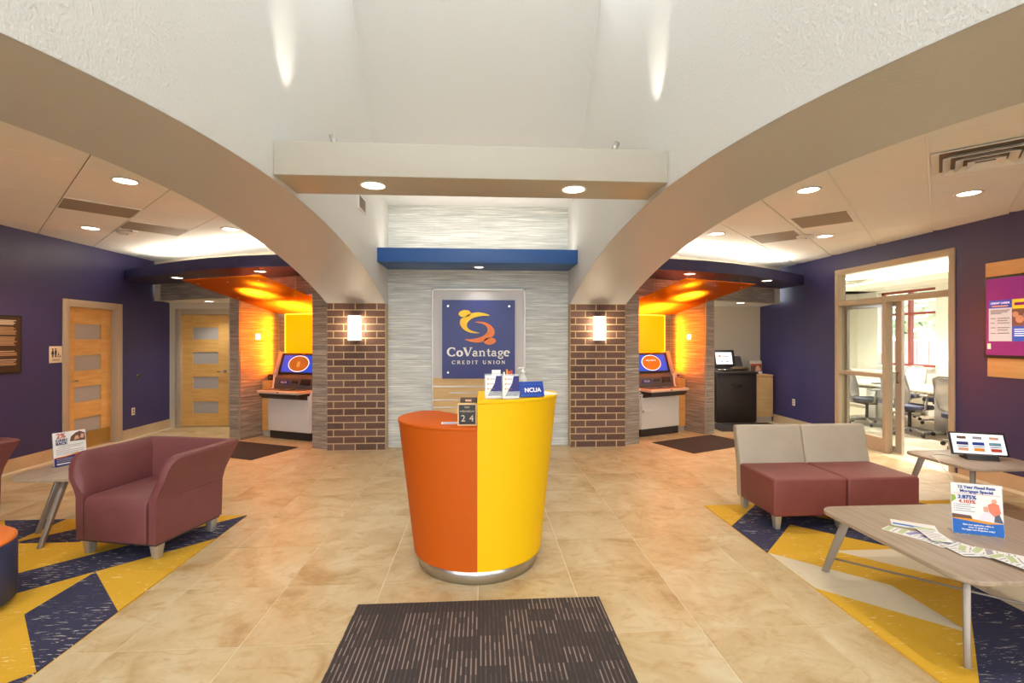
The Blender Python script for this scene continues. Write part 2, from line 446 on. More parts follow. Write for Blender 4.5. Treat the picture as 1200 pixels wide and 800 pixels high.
# ---- arched walls
ARC_Y, ARC_Z, ARC_R = 3.5, 2.635, 11.5
ZW = 5.8                          # sill of the clerestory
def arch_wall(side):
    xi = XIL if side < 0 else XIR; xo = XOL if side < 0 else XOR
    y0, y1 = .03, 6.97
    pts = []
    n = 48
    for i in range(n+1):
        y = y0+(y1-y0)*i/n; pts.append((y, ARC_Z-ARC_R+math.sqrt(ARC_R**2-(y-ARC_Y)**2)))
    zs = pts[0][1]
    poly = [(YF, zs)]+pts+[(7.3, pts[-1][1]), (7.3, ZW), (YF, ZW)]
    # face panels and curved underside as one closed shell: front strip quads keep the surface clean
    m = MB(); a, b = xi, xo
    m.prism_axis([(YF, zs), (y0, zs), (y0, ZW), (YF, ZW)], a, b)
    for (p, q) in zip(pts[:-1], pts[1:]):
        k = len(m.v)
        m.v += [(a, p[0], p[1]), (a, q[0], q[1]), (a, q[0], ZW), (a, p[0], ZW), (b, p[0], p[1]), (b, q[0], q[1]), (b, q[0], ZW), (b, p[0], ZW)]
        m.f += [[k, k+1, k+2, k+3], [k+4, k+7, k+6, k+5], [k+2, k+6, k+7, k+3]]; m.sm += [False, False, False]
    m.prism_axis([(y1, pts[-1][1]), (7.3, pts[-1][1]), (7.3, ZW), (y1, ZW)], a, b)
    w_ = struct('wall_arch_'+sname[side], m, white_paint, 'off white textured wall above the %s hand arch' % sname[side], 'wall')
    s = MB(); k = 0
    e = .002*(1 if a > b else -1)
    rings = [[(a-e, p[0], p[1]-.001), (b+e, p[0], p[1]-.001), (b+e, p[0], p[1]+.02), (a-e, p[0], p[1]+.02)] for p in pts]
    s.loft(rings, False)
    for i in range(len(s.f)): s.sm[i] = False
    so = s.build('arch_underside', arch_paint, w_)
    return pts[-1][1]
z_spring = arch_wall(-1); arch_wall(1)

# ---- brick columns
def brick_column(side, y0, y1, full):
    xa, xb = (XOL, XIL) if side < 0 else (XIR, XOR)
    W = xb-xa
    c = bx(xa+.004, xb-.004, y0+.004, y1, 0, z_spring).build('brick_column', mortar_m)
    tag(c, ('brown brick pier carrying the left arch end beside the logo wall' if side < 0 else 'brown brick pier carrying the right arch end beside the logo wall') if full else
        ('brown brick pier behind the viewpoint, left arch' if side < 0 else 'brown brick pier behind the viewpoint, right arch'), 'pier', None, 'structure')
    ch = z_spring/21; cache = {}
    for r in range(21):
        first = .095 if r % 2 == 0 else .238
        if side > 0: first = .08 if r % 2 == 0 else .225
        cuts = [0]+[first+k*.303 for k in range(4) if first+k*.303 < W-.05]+[W]
        for a, b in zip(cuts[:-1], cuts[1:]):
            w_ = round(b-a-.016, 3); hh = ch-.016
            if not full and (r % 2): pass
            if w_ not in cache: cache[w_] = bx(-w_/2, w_/2, 0, y1-y0, -hh/2, hh/2).mesh('brick', brick_m)
            piece('brick', cache[w_], c, (xa+(a+b)/2, y0, (r+.5)*ch))
for sd in (-1, 1):
    brick_column(sd, 6.98, 7.15, True)

# ---- wave tiled surfaces
wave_cache = {}
def wave_tiles(parent, A, B, z0, z1, m, colw=.62, rowh=.156, thick=.014, holes=()):
    """rows of wave tiles on the vertical face from A to B, A on the viewer's left"""
    d = Vector((B[0]-A[0], B[1]-A[1])); L = d.length; d /= L; ang = math.atan2(d.y, d.x)
    ncol = max(1, round(L/colw)); cw = L/ncol; nrow = max(1, round((z1-z0)/rowh)); rh = (z1-z0)/nrow
    for r in range(nrow):
        for c in range(ncol):
            s0, s1, t0, t1 = c*cw, (c+1)*cw, z0+r*rh, z0+(r+1)*rh
            if any(s0 >= h[0]-.01 and s1 <= h[1]+.01 and t0 >= h[2]-.01 and t1 <= h[3]+.01 for h in holes): continue
            key = (round(cw, 3), round(rh, 3), m.name)
            if key not in wave_cache:
                wave_cache[key] = bx(-cw/2+.001, cw/2-.001, -thick, .0, -rh/2+.001, rh/2-.001).mesh('wave_tile', m)
            p = (A[0]+d.x*(s0+s1)/2, A[1]+d.y*(s0+s1)/2, (t0+t1)/2)
            piece('wave_tile', wave_cache[key], parent, p, ang)
wb = struct('wall_back', bx(XOL+.05, XOR-.05, YB+.014, YB+.2, 0, 3.6), mat('tile_bed', (176, 172, 162), .8), 'pale wave tiled wall behind the logo sign', 'wall')
wave_tiles(wb, (XIL, YB+.014), (XIR, YB+.014), 0, 3.55, wave_light, .665, .156)

# ---- light well above the hall
cw_ = MB()
cw_.prism_axis([(6.62, 3.55), (7.35, 3.55), (7.35, 3.65), (6.68, 3.65)], XIL-.01, XIR+.01)
struct('ceiling_back', cw_, white_paint, 'low white ceiling strip over the wave tiled wall', 'ceiling')
struct('wall_slope', MB().prism_axis([(6.62, 3.55), (6.72, 3.62), (5.22, 5.4), (5.12, 5.3)], XIL-.01, XIR+.01), white_paint, 'steep sloping off white wall of the light well', 'wall')
struct('ceiling_well', bx(XOL-.6, XOR+.6, YF-.3, 6.0, 7.0, 7.12), white_paint, 'white ceiling of the tall light well', 'ceiling')
cs = MB()
for yy in (YF, -.2, 1.4, 3.0, 4.6): cs.box(XOL+.3, XOL+.42, yy, yy+.12, ZW, 7.0).box(XOR-.42, XOR-.3, yy, yy+.12, ZW, 7.0)
for xx in (XIL-.3, -.6, .5, XIR+.2): cs.box(xx, xx+.1, 5.25, 5.35, 5.35, 7.0)
struct('trim_clerestory', cs, white_paint, 'white posts of the clerestory windows above the light well', 'window posts')
struct('trim_beam', bx(XIL, XIR, 3.27, 3.69, 2.665, 2.89), beam_paint, 'greige beam crossing the light well with two downlights', 'beam', bevel=.004)
# blue shelf in front of the wave wall
struct('trim_shelf', bx(XIL, XIR, 6.42, 7.13, 2.60, 2.785), blue_lam, 'bright blue soffit shelf above the logo sign', 'soffit', bevel=.003)

cv = bx(XIL+.1, XIR-.1, 6.60, 6.62, 2.786, 2.80).build('cove_light', cove_strip); tag(cv, 'glowing cove strip on top of the blue shelf', 'light')
lamp('AREA', 'led', cv, (AX, 6.72, 2.81), 5, (1, .90, .74), rot=(R(180), 0, 0), sx=2.4, sy=.08)
# ---- side bays: lid, ceiling tiles on a diagonal grid, soffit, header, niche
P0 = Vector((-3.80, 7.80)); UU = Vector((.911, -.412)); NN = Vector((.412, .911))
def NP(side, u, n):
    p = P0+UU*u+NN*n
    return (mx(side, p.x), p.y)
FASCIA = [(-5.62, 7.97), (-5.2, 7.64), (-4.8, 7.37), (-4.5, 7.18), (-4.1, 6.94), (-3.7, 6.73), (-3.2, 6.53), (-2.77, 6.42), (-2.2, 6.31)]
HDR_L = P0+UU*(-1.995)          # header line meets the side wall
QR = P0+UU*1.47                 # inner end of the niche opening
def bay(side):
    sn = sname[side]
    xa, xb = (XL-.1, XOL) if side < 0 else (XOR, XR+.1)
    cl = struct('ceiling_'+sn, bx(xa, xb, YF, 9.6, ZC+.012, ZC+.12), ceil_grid, 'cream tiled ceiling of the %s hand seating bay' % sn, 'ceiling')
    s2 = math.sqrt(.5); gp = .004 if side < 0 else .009
    if side > 0: cl.data.materials[0] = grid_white  # right bed whitened to paint in light on the joint sides
    xa, xb = (XL, XOL) if side < 0 else (XOR, XR)
    rest_p = []
    for a in range(-8, 12):
        for b in range(-4, 16):
            s0, s1 = .60+a*.61, .60+(a+1)*.61; t0 = 5.52+(b-8)*.61; t1 = t0+.61
            q = []
            for s, t in ((s0+gp, t0+.0018), (s1-gp, t0+.0018), (s1-gp, t1-.0018), (s0+gp, t1-.0018)):
                q.append((mx(side, (s-t)*s2), (s+t)*s2))
            q = clip(q, xa, xb, YF+.1, 8.6)
            if area(q) < .004: continue
            cx = sum(p[0] for p in q)/len(q); cy = sum(p[1] for p in q)/len(q)
            mb = MB().prism([(p[0]-cx, p[1]-cy) for p in q], 0, .012)
            if cy < .9: rest_p.append((q)); continue
            piece('ceiling_tile', mb.mesh('ceiling_tile', tile_white), cl, (cx, cy, ZC))
    if side > 0:  # white strips added so the right hand joints look lit
        for a in range(-5, 4):
            sl = .60+a*.61; ta, tb = (XOR-2*AX)*2**.5+sl, (XR-2*AX)*2**.5+sl      # ends on the two walls
            A = (mx(side, (sl-ta)*s2), (sl+ta)*s2); B = (mx(side, (sl-tb)*s2), (sl+tb)*s2)
            L = math.hypot(B[0]-A[0], B[1]-A[1])
            if B[1] > 7.3 or B[1] < 1: continue
            MB().obox((0, 0, 0), (L-.03, .016, .008), (0, 0, 0)).build('lit_joint_strip', grid_white, cl, ((A[0]+B[0])/2, (A[1]+B[1])/2, ZC-.002), math.atan2(B[1]-A[1], B[0]-A[0]))
    far = MB()
    for q in rest_p: far.prism(q, ZC, ZC+.012)
    o = far.build('ceiling_tile', tile_white, cl); o['kind'] = 'stuff'
    # soffit with curved fascia
    inner = [tuple(HDR_L), tuple(P0), tuple(QR), (-2.2, 7.08)]
    poly = [(mx(side, x), y) for x, y in FASCIA+inner[::-1]]
    if side > 0: poly = [(min(p[0], XR), p[1]) for p in poly]
    struct('trim_soffit_'+sn, MB().prism(poly, 2.52, 2.675), soffit_navy, 'dark navy curved soffit over the %s hand machine niche' % sn, 'soffit')
    # LED cove strip lying on the soffit behind the fascia
    pts = [(mx(side, x+.08), y+.17, 2.69) for x, y in FASCIA[1:]]
    cv = MB().tube(pts, .012, 6).build('cove_light', cove_strip); tag(cv, 'glowing cove strip on the %s hand navy soffit' % sn, 'light')
    for i in range(len(FASCIA)-2):
        (x0, y0), (x1, y1) = FASCIA[i+1], FASCIA[i+2]
        L = math.hypot(x1-x0, y1-y0); ang = math.atan2(y1-y0, mx(side, x1)-mx(side, x0))
        lamp('AREA', 'led', cv, (mx(side, (x0+x1)/2+.1), (y0+y1)/2+.22, 2.71), COVE*L, (1, .90, .72), rot=(R(180), 0, ang), sx=L, sy=.06)
    # header along the niche line
    def pr(u0, n0, u1, n1, z0, z1, mb=None):
        return (mb or MB()).prism([NP(side, u0, n0), NP(side, u1, n0), NP(side, u1, n1), NP(side, u0, n1)], z0, z1)
    hd = struct('wall_header_'+sn, pr(-1.995, .014, 1.47, .16, 2.24, ZC+.02), beige_paint, 'wave tiled header over the %s hand niche and hall' % sn, 'header')
    u0 = -1.80
    for (ua, ub) in ((u0, -.2), (-.2, 1.47)):
        A, B = NP(side, ua, .014), NP(side, ub, .014)
        if side > 0: A, B = B, A
        wave_tiles(hd, A, B, 2.24, 2.52, wave_grey, .6, .28)
    pr(u0-.02, -.005, u0, .16, 2.24, 2.52).build('end_trim', alu, hd)
    # partition between hall and niche
    pt = struct('wall_partition_'+sn, pr(-.2, .014, 0, .78, 0, 2.25), beige_paint, 'slim wave tiled partition between niche and hall, %s hand' % sn, 'wall')
    A, B = NP(side, -.2, .014), NP(side, 0, .014)
    if side > 0: A, B = B, A
    wave_tiles(pt, A, B, 0, 2.25, wave_grey, .2, .161)
    A, B = NP(side, .0, .014), NP(side, .0, .76)
    if side > 0: A, B = B, A
    wave_tiles(pt, A, B, 0, 2.25, wave_grey, .75, .161)
    for (ua, na) in ((-.2, -.003), (0, -.003)):
        pr(ua-.006, na, ua+.006, na+.02, 0, 2.2).build('corner_trim', alu, pt)
    # niche back wall and the pier next to the brick
    nb = struct('wall_niche_'+sn, pr(-.2, .78, 1.75, .9, 0, 2.52), wave_grey, 'back wall of the %s hand machine niche' % sn, 'wall')
    q = [tuple(QR), (-2.2, 7.09), (-2.2, 7.6), (-1.9, 8.2), tuple(P0+UU*1.75+NN*.9), tuple(P0+UU*1.47+NN*.78)]
    pw = struct('wall_pier_'+sn, MB().prism([(mx(side, x), y) for x, y in q], 0, 2.54), wave_grey, 'wave tiled pier between niche and brick column, %s hand' % sn, 'wall')
    A, B = (tuple(QR-NN*.001), (-2.2, 7.085))
    A, B = (mx(side, A[0]), A[1]), (mx(side, B[0]), B[1])
    if side > 0: A, B = B, A
    wave_tiles(pw, A, B, 0, 2.52, wave_grey, .4, .161)
    # hall ceiling behind the header
    q = [NP(side, -1.995, .16), NP(side, -.1, .16), NP(side, -.1, .78)]
    yb = 9.05 if side < 0 else 9.4
    poly = [q[0], q[1], (q[1][0], yb), (mx(side, XL) if side < 0 else XR, yb)]
    struct('ceiling_hall_'+sn, MB().prism(poly, 2.24, 2.30), white_paint, 'white low ceiling of the %s hand hall' % sn, 'ceiling')
COVE = 8.0
bay(-1); bay(1)
# hall back walls
D2a, D2b = -5.46, -4.55
wh = MB().box(XL, D2a, 9.05, 9.15, 0, 2.24).box(D2b, -3.2, 9.05, 9.15, 0, 2.24).box(D2a, D2b, 9.05, 9.15, 2.08, 2.24)
wh.box(XL-.15, -3.2, 9.16, 9.22, 0, 2.4)  # unseen backing added to stop sky light leaking round the hall door
struct('wall_hall_left', wh, beige_paint, 'beige end wall of the hall around the glazed maple door', 'wall')
struct('wall_hall_right', bx(3.2, XR, 9.4, 9.5, 0, 2.24), beige_paint, 'beige end wall behind the black coin machine', 'wall')

# ---- entrance front behind the viewpoint: glazed openings letting daylight in
wf = MB()
wf.box(-5.8, -4.9, YF-.2, YF, 0, ZC+.1).box(4.9, 5.8, YF-.2, YF, 0, ZC+.1).box(-4.9, 4.9, YF-.2, YF, 2.75, 3.0)
wf.box(-2.4, -1.5, YF-.2, YF, 0, 2.75).box(1.5, 2.4, YF-.2, YF, 0, 2.75).box(-4.9, -2.4, YF-.2, YF, 0, .3).box(2.4, 4.9, YF-.2, YF, 0, .3)
wf.box(-2.4, 2.4, YF-.2, YF, 5.0, 5.45)
struct('wall_front', wf, white_paint, 'front wall with tall glazed openings behind the viewpoint', 'wall')
struct('ground', bx(-60, 60, -60, 60, -.4, -.2), mat('pavement', (170, 168, 160), .9), 'pale paving outside the building', 'ground')

# ---- conference room shell
CX1, CY0, CY1 = 9.2, 2.2, 11.3
white_room = mat('conference_paint', (236, 232, 218), .6)
struct('floor_conference', bx(XR+.15, CX1, CY0, CY1, -.1, 0), mat('conference_carpet', (196, 182, 160), .9, bump=(200, .3), coord='pos'), 'beige conference room carpet beyond the sliding door', 'floor')
struct('wall_conference_back', bx(XR+.15, CX1, CY1, CY1+.1, 0, 3.1), white_room, 'cream end wall of the conference room', 'wall')
struct('wall_conference_near', bx(XR+.15, CX1, CY0-.1, CY0, 0, 3.1), white_room, 'cream near wall of the conference room', 'wall')
wins = [(9.25, 10.70), (6.3, 7.75), (3.4, 4.85)]  # only the far window is in view, other two added for daylight
wc = MB(); ys = [CY0]+[v for a in sorted(wins) for v in a]+[CY1]
for a, b in zip(ys[0::2], ys[1::2]): wc.box(CX1, CX1+.3, a, b, 0, 3.1)
for a, b in wins: wc.box(CX1, CX1+.3, a, b, 0, 1.0).box(CX1, CX1+.3, a, b, 2.66, 3.1)
struct('wall_conference_window', wc, white_room, 'cream conference wall with red framed windows', 'wall')
red_frame = mat('window_red', (150, 70, 56), .45)
for n_, (a, b) in enumerate(wins):
    t = thing('window_%d' % (n_+1), ['red framed window at the far end of the conference room', 'unseen red framed window added to light the conference table', 'unseen red framed window added to light the conference room entrance end'][n_], 'window', (CX1+.15, (a+b)/2, 1.0)); t['kind'] = 'structure'
    h = (b-a)/2; H = 1.66
    fr = MB().box(-.04, .04, -h, -h+.05, 0, H).box(-.04, .04, h-.05, h, 0, H).box(-.04, .04, -h, h, 0, .05).box(-.04, .04, -h, h, H-.05, H)
    fr.build('window_frame', red_frame, t)
    MB().box(-.04, .04, -.03, .03, .05, H-.05).build('mullion', red_frame, t)
    MB().box(-.038, .038, -h+.05, -.03, 1.12, 1.17).build('transom_bar', red_frame, t); MB().box(-.038, .038, .03, h-.05, 1.12, 1.17).build('transom_bar', red_frame, t)
    for (y0, y1) in ((-h+.05, -.03), (.03, h-.05)):
        for (z0, z1) in ((.05, 1.12), (1.17, H-.05)): MB().box(-.003, .003, y0, y1, z0, z1).build('pane', glass_m, t)
    bx(-.24, -.1, -h, h, -.03, 0).build('window_sill', white_room, t)
# stepped ceiling with cove
struct('ceiling_conference', MB().box(XR+.15, CX1, CY0, CY1, 3.0, 3.1).box(CX1-.75, CX1, CY0, CY1, 2.70, 2.82).box(XR+.15, XR+.6, CY0, CY1, 2.78, 2.88)
       .box(XR+.15, CX1, CY1-.6, CY1, 2.70, 2.82), white_room, 'cream stepped ceiling of the conference room with cove glow', 'ceiling')

# ================================================================== DOORS AND GLAZING
def maple_door(name, label, w, h, loc, rz, hinge_left, kick=False):
    """leaf in local coords: x across (0..w), front face towards -y, four frosted lights"""
    t = thing(name, label, 'door', loc, rz); t['kind'] = 'structure'
    th = .045; st = .19
    s1 = bx(0, st, 0, th, .01, h).build('stile', maple, t); s2_ = bx(w-st, w, 0, th, .01, h).build('stile', maple, t)
    rail_h = (h-.01-4*.215)/5
    z = .01
    for k in range(9):
        dz = rail_h if k % 2 == 0 else .215
        if k % 2 == 0: bx(st+.0015, w-st-.0015, 0, th, z+.0015, z+dz-.0015).build('rail', maple_h, t)
        else: bx(st, w-st, .014, th-.014, z, z+dz).build('pane', frost, t)
        z += dz
    hx = w-.07 if hinge_left else .07
    s = -1 if hinge_left else 1
    hb = MB(); hb.obox((hx, -.004, 1.0), (.05, .008, .05), (0, 0, 0)); hb.tube([(hx, -.004, 1.0), (hx, -.055, 1.0), (hx+s*.115, -.055, 1.0)], .009, 8)
    hb.build('handle', chrome, s2_ if hinge_left else s1)
    if kick: bx(.02, w-.02, -.003, 0, .02, .25).build('kick_plate', mat('bronze_plate', (176, 138, 70), .35, .4), t)
    for zz in (.25, 1.0, 1.8):
        x = -.012 if hinge_left else w-.012
        bx(x, x+.024, -.006, .01, zz, zz+.1).build('hinge', alu, s1 if hinge_left else s2_)
    return t
# restroom door: in the left wall, face towards +x
maple_door('door_1', 'maple restroom door with frosted bands in the navy wall', DL1-DL0-.1, DH-.05, (XL-.085, DL0+.05, 0), R(90), False, True)
fr1 = MB().box(XL-.15, XL+.015, DL0-.055, DL0+.05, 0, DH+.05).box(XL-.15, XL+.015, DL1-.05, DL1+.055, 0, DH+.05).box(XL-.15, XL+.015, DL0+.05, DL1-.05, DH-.05, DH+.05)
struct('trim_1', fr1, taupe_metal, 'taupe metal frame of the restroom door', 'door frame', bevel=.004)
struct('light_block_restroom', bx(XL-.5, XL-.45, DL0-.4, DL1+.4, 0, 2.3), beige_paint, 'unseen beige board added behind the restroom door to block stray light', 'wall')  # added board that keeps sky light out of the door gaps
maple_door('door_2', 'maple door with frosted bands at the end of the hall', D2b-D2a-.08, 2.03, (D2a+.04, 9.07, 0), 0, True)
fr2 = MB().box(D2a-.055, D2a+.04, 9.035, 9.15, 0, 2.13).box(D2b-.04, D2b+.055, 9.035, 9.15, 0, 2.13).box(D2a+.04, D2b-.04, 9.035, 9.15, 2.035, 2.13)
struct('trim_2', fr2, taupe_metal, 'taupe metal frame of the hall door', 'door frame', bevel=.004)

# glazed conference front, parts in the plane of the right wall
gw = thing('window_4', 'taupe framed glazed front of the conference room', 'window', (XR, 0, 0)); gw['kind'] = 'structure'
FW = .055
bx(-.015, .10, WR0-.02, WR0+FW, 0, WH-FW).build('frame_post', taupe_metal, gw, bevel=.003); bx(-.015, .10, WR1-FW, WR1+.02, 0, WH-FW).build('frame_post', taupe_metal, gw, bevel=.003); bx(-.015, .10, WR0-.02, WR1+.02, WH-FW, WH+.02).build('frame_head', taupe_metal, gw, bevel=.003)
YM = 6.36
bx(-.01, .095, WR0+FW, WR1-FW, 2.10, 2.18).build('transom', taupe_metal, gw, bevel=.003)
bx(-.01, .095, YM, YM+.055, 0, 2.10).build('mullion', taupe_metal, gw, bevel=.003)
bx(-.008, .09, YM+.055, WR1-FW, 1.04, 1.10).build('mid_rail', taupe_metal, gw, bevel=.003)
bx(-.008, .09, YM+.055, WR1-FW, .0, .20).build('bottom_rail', taupe_metal, gw, bevel=.003)
for (a, b, c, d) in ((YM+.055, WR1-FW, .20, 1.04), (YM+.055, WR1-FW, 1.10, 2.10), (WR0+FW, WR1-FW, 2.18, WH-FW)):
    bx(.045, .051, a, b, c, d).build('pane', glass_m, gw)
sd_ = thing('door_3', 'sliding glass conference door parked behind the side light', 'door', (XR+.102, 6.225, 0)); sd_['kind'] = 'structure'
bx(0, .04, 0, .10, .01, 2.12).build('stile', alu, sd_); bx(0, .04, .98, 1.06, .01, 2.12).build('stile', alu, sd_)
bx(0, .04, .10, .98, .01, .10).build('rail', alu, sd_); bx(0, .04, .10, .98, 2.04, 2.12).build('rail', alu, sd_)
bx(.017, .023, .10, .98, .10, 2.04).build('pane', glass_m, sd_)
MB().tube([(-.002, .05, .98), (-.022, .05, .98), (-.022, .05, 1.12), (-.002, .05, 1.12)], .008, 8).build('pull_handle', charcoal, sd_)

# ================================================================== LOGO SIGN
def stroke(mb, pts, ws, y0, y1):
    """flat ribbon (x,z) of varying width, thickness y0..y1"""
    n = len(pts); L = []; Rr = []
    for i in range(n):
        a = Vector(pts[max(i-1, 0)]); b = Vector(pts[min(i+1, n-1)]); t = (b-a).normalized(); q = Vector((-t.y, t.x))
        w_ = ws[i]/2 if hasattr(ws, '__len__') else ws/2
        p = Vector(pts[i]); L.append(p+q*w_); Rr.append(p-q*w_)
    for i in range(n-1):
        mb.prism_axis([tuple(L[i]), tuple(L[i+1]), tuple(Rr[i+1]), tuple(Rr[i])], y0, y1, 'y')
def arc(cx, cz, rx, rz, a0, a1, n=14):
    return [(cx+rx*math.cos(R(a0+(a1-a0)*i/n)), cz+rz*math.sin(R(a0+(a1-a0)*i/n))) for i in range(n+1)]
def arcw(a0, a1, thin, thick, n=14):
    return [thin+(thick-thin)*abs(math.cos(R(a0+(a1-a0)*i/n)))**1.3 for i in range(n+1)]
SER = .075
def glyph(ch):
    g = []
    def st(p, w): g.append((p, w))
    def ser(x, z, w=.3): g.append(([(x-w/2, z), (x+w/2, z)], SER))
    tk, tn = .245, .115
    if ch == 'C':
        st(arc(.5, .5, .42, .46, 48, 318), arcw(48, 318, tn, tk)); st([(.80, .98), (.80, .66)], .06); w = .95
    elif ch == 'O': st(arc(.5, .5, .41, .45, 0, 360, 20), arcw(0, 360, tn, tk, 20)); w = 1.05
    elif ch == 'o': st(arc(.34, .32, .25, .29, 0, 360, 18), arcw(0, 360, tn, tk, 18)); w = .70
    elif ch == 'V': st([(.12, .98), (.47, .02)], [tk+.02, tk]); st([(.47, .02), (.82, .98)], tn); ser(.14, .97, .34); ser(.82, .97, .3); w = .92
    elif ch == 'a':
        st([(.45, .02), (.45, .45)], .17); st(arc(.28, .42, .17, .17, 0, 170, 8), [.15]*3+[tn]*6); st(arc(.27, .18, .19, .15, 20, 340, 14), arcw(20, 340, tn, .16)); ser(.52, .03, .2); w = .66
    elif ch == 'n':
        st([(.16, .02), (.16, .6)], .17); st(arc(.36, .40, .2, .19, 150, 0, 8), [tn]*4+[.15]*5); st([(.56, .42), (.56, .02)], .17); ser(.16, .03, .3); ser(.56, .03, .3); ser(.11, .58, .2); w = .80
    elif ch == 't': st([(.2, .82), (.2, .15)], .16); st(arc(.32, .15, .12, .12, 180, 320, 6), [.14]*3+[tn]*4); ser(.2, .58, .42); w = .46
    elif ch == 'g':
        st(arc(.30, .40, .19, .19, 0, 360, 16), arcw(0, 360, tn, .15, 16)); st(arc(.32, -.10, .24, .15, 0, 360, 16), arcw(0, 360, tn+.02, .12, 16))
        st([(.20, .23), (.14, .12), (.22, .06), (.45, .04)], .1); st([(.44, .54), (.60, .60)], .09); w = .64
    elif ch == 'e': st(arc(.32, .32, .24, .29, 5, 315, 16), arcw(5, 315, tn, tk, 16)); st([(.10, .35), (.56, .35)], .07); w = .66
    elif ch == 'R':
        st([(.2, .02), (.2, .98)], tk); st([(.2, .95), (.5, .95)], tn); st(arc(.48, .73, .22, .22, 90, -90, 8), arcw(90, -90, tn, tk, 8)); st([(.5, .51), (.2, .51)], tn); st([(.45, .5), (.78, .03)], tk); ser(.2, .03, .36); ser(.8, .03, .24); ser(.14, .97, .24); w = .92
    elif ch == 'E': st([(.2, .02), (.2, .98)], tk); st([(.1, .96), (.66, .96)], tn); st([(.2, .5), (.55, .5)], tn); st([(.1, .04), (.7, .04)], tn); st([(.66, .98), (.66, .76)], .06); st([(.7, .02), (.7, .26)], .06); w = .84
    elif ch == 'D': st([(.2, .02), (.2, .98)], tk); st(arc(.38, .5, .42, .46, 90, -90, 12), arcw(90, -90, tn, tk, 12)); st([(.1, .96), (.4, .96)], tn); st([(.1, .04), (.4, .04)], tn); w = .96
    elif ch == 'I': st([(.22, .02), (.22, .98)], tk); ser(.22, .97, .38); ser(.22, .03, .38); w = .46
    elif ch == 'T': st([(.4, .02), (.4, .96)], tk); st([(.06, .95), (.74, .95)], tn); ser(.4, .03, .36); st([(.06, .98), (.06, .76)], .06); st([(.74, .98), (.74, .76)], .06); w = .82
    elif ch == 'U': st([(.2, .98), (.2, .35)], tk); st(arc(.48, .35, .28, .31, 180, 360, 10), arcw(180, 360, tn, tk, 10)); st([(.76, .35), (.76, .98)], tn); ser(.2, .97, .34); ser(.76, .97, .26); w = .98
    elif ch == 'N': st([(.18, .02), (.18, .98)], tn); st([(.18, .96), (.78, .04)], tk); st([(.78, .02), (.78, .98)], tn); ser(.14, .97, .28); ser(.18, .03, .26); ser(.78, .97, .26); w = .98
    else: w = .5
    return g, w
def serif_text(s, height, track, xc, z, y0, y1, width, m, parent):
    x = 0; items = []
    for ch in s:
        g, w_ = glyph(ch)
        items.append([([(x+a, b) for a, b in p], ws) for p, ws in g])
        x += w_+track
    x -= track
    sx = width/x
    for g in items:
        if not g: continue
        mb = MB()
        for p, ws in g:
            W = [q*height for q in ws] if hasattr(ws, '__len__') else ws*height
            stroke(mb, [(xc-x*sx/2+a*sx, z+b*height) for a, b in p], W, y0, y1)
        mb.build('letter', m, parent)
sg = thing('logo_sign', 'navy credit union logo sign on grey backboard with maple base', 'sign', (AX-.005, YB, 0))
W2 = .665
bx(-W2, W2, -.055, 0, 1.02, 2.30).build('backboard', sign_grey, sg)
fr = MB().box(-W2-.02, -W2, -.075, 0, 0, 2.32).box(W2, W2+.02, -.075, 0, 0, 2.32).box(-W2-.02, W2+.02, -.075, 0, 2.30, 2.32)
fr.build('frame', alu, sg)
bx(-W2, W2, -.06, 0, 0, .87+.10).build('base_panel', maple_pale, sg)
bx(-W2, W2, -.058, 0, .97, 1.02).build('base_rail', maple_pale, sg)
for (a, b, z) in ((-W2, W2, .885), (-.42, W2, .79), (-W2, W2, .69), (-W2, .3, .58)):
    bx(a, b, -.064, -.06, z, z+.016).build('metal_strip', steel, sg)
PW = .53
pnl = bx(-PW, PW, -.095, -.075, 1.01, 2.155).build('sign_panel', sign_navy, sg)
for xx in (-.445, .445):
    for zz in (1.10, 2.065): MB().tube([(xx, -.055, zz), (xx, -.106, zz)], .014, 12).build('standoff', chrome, sg)
FY0, FY1 = -.108, -.095
def blob(pts, m, name):
    """smooth closed outline (x,z)"""
    n = len(pts); out = []
    for i in range(n):
        p0, p1, p2, p3 = (Vector(pts[(i+k) % n]) for k in (-1, 0, 1, 2))
        for j in range(5):
            t = j/5
            out.append(tuple(.5*((2*p1)+(p2-p0)*t+(2*p0-5*p1+4*p2-p3)*t*t+(3*p1-p0-3*p2+p3)*t**3)))
    mb = MB().prism_axis(out, FY0, FY1, 'y'); return mb.build(name, m, pnl)
def logo_pt(px, py): return ((px-389)/285*PW, 2.155-(py-117)/603*1.145)      # drawing grid of the emblem
def cres(oc, rev):
    f = (lambda p: p) if not rev else (lambda p: (756-p[0], 655-p[1]))
    return [logo_pt(*f(p)) for p in oc]
crescent = [(475, 236), (430, 238), (385, 244), (340, 258), (312, 278), (298, 300), (300, 325), (320, 346), (355, 360), (398, 369),
            (350, 371), (305, 362), (268, 340), (246, 310), (243, 285), (252, 262), (285, 244), (322, 222), (360, 213), (400, 213), (445, 222)]
def lobe(rev):
    return [(280+47*math.cos(a)+4*math.sin(a), 222+27*math.sin(a)-5*math.cos(a)) for a in [2*math.pi*i/14 for i in range(14)]]
blob(cres(crescent, False), logo_yellow, 'emblem_yellow'); blob(cres(lobe(0), False), logo_yellow, 'emblem_yellow')
blob(cres(crescent, True), logo_orange, 'emblem_orange'); blob(cres(lobe(0), True), logo_orange, 'emblem_orange')
serif_text('CoVantage', .128, .02, 0, 1.335, FY0, FY1, .915, logo_white, pnl)
serif_text('CREDIT UNION', .05, .30, 0, 1.222, FY0, FY1, .78, logo_white, pnl)

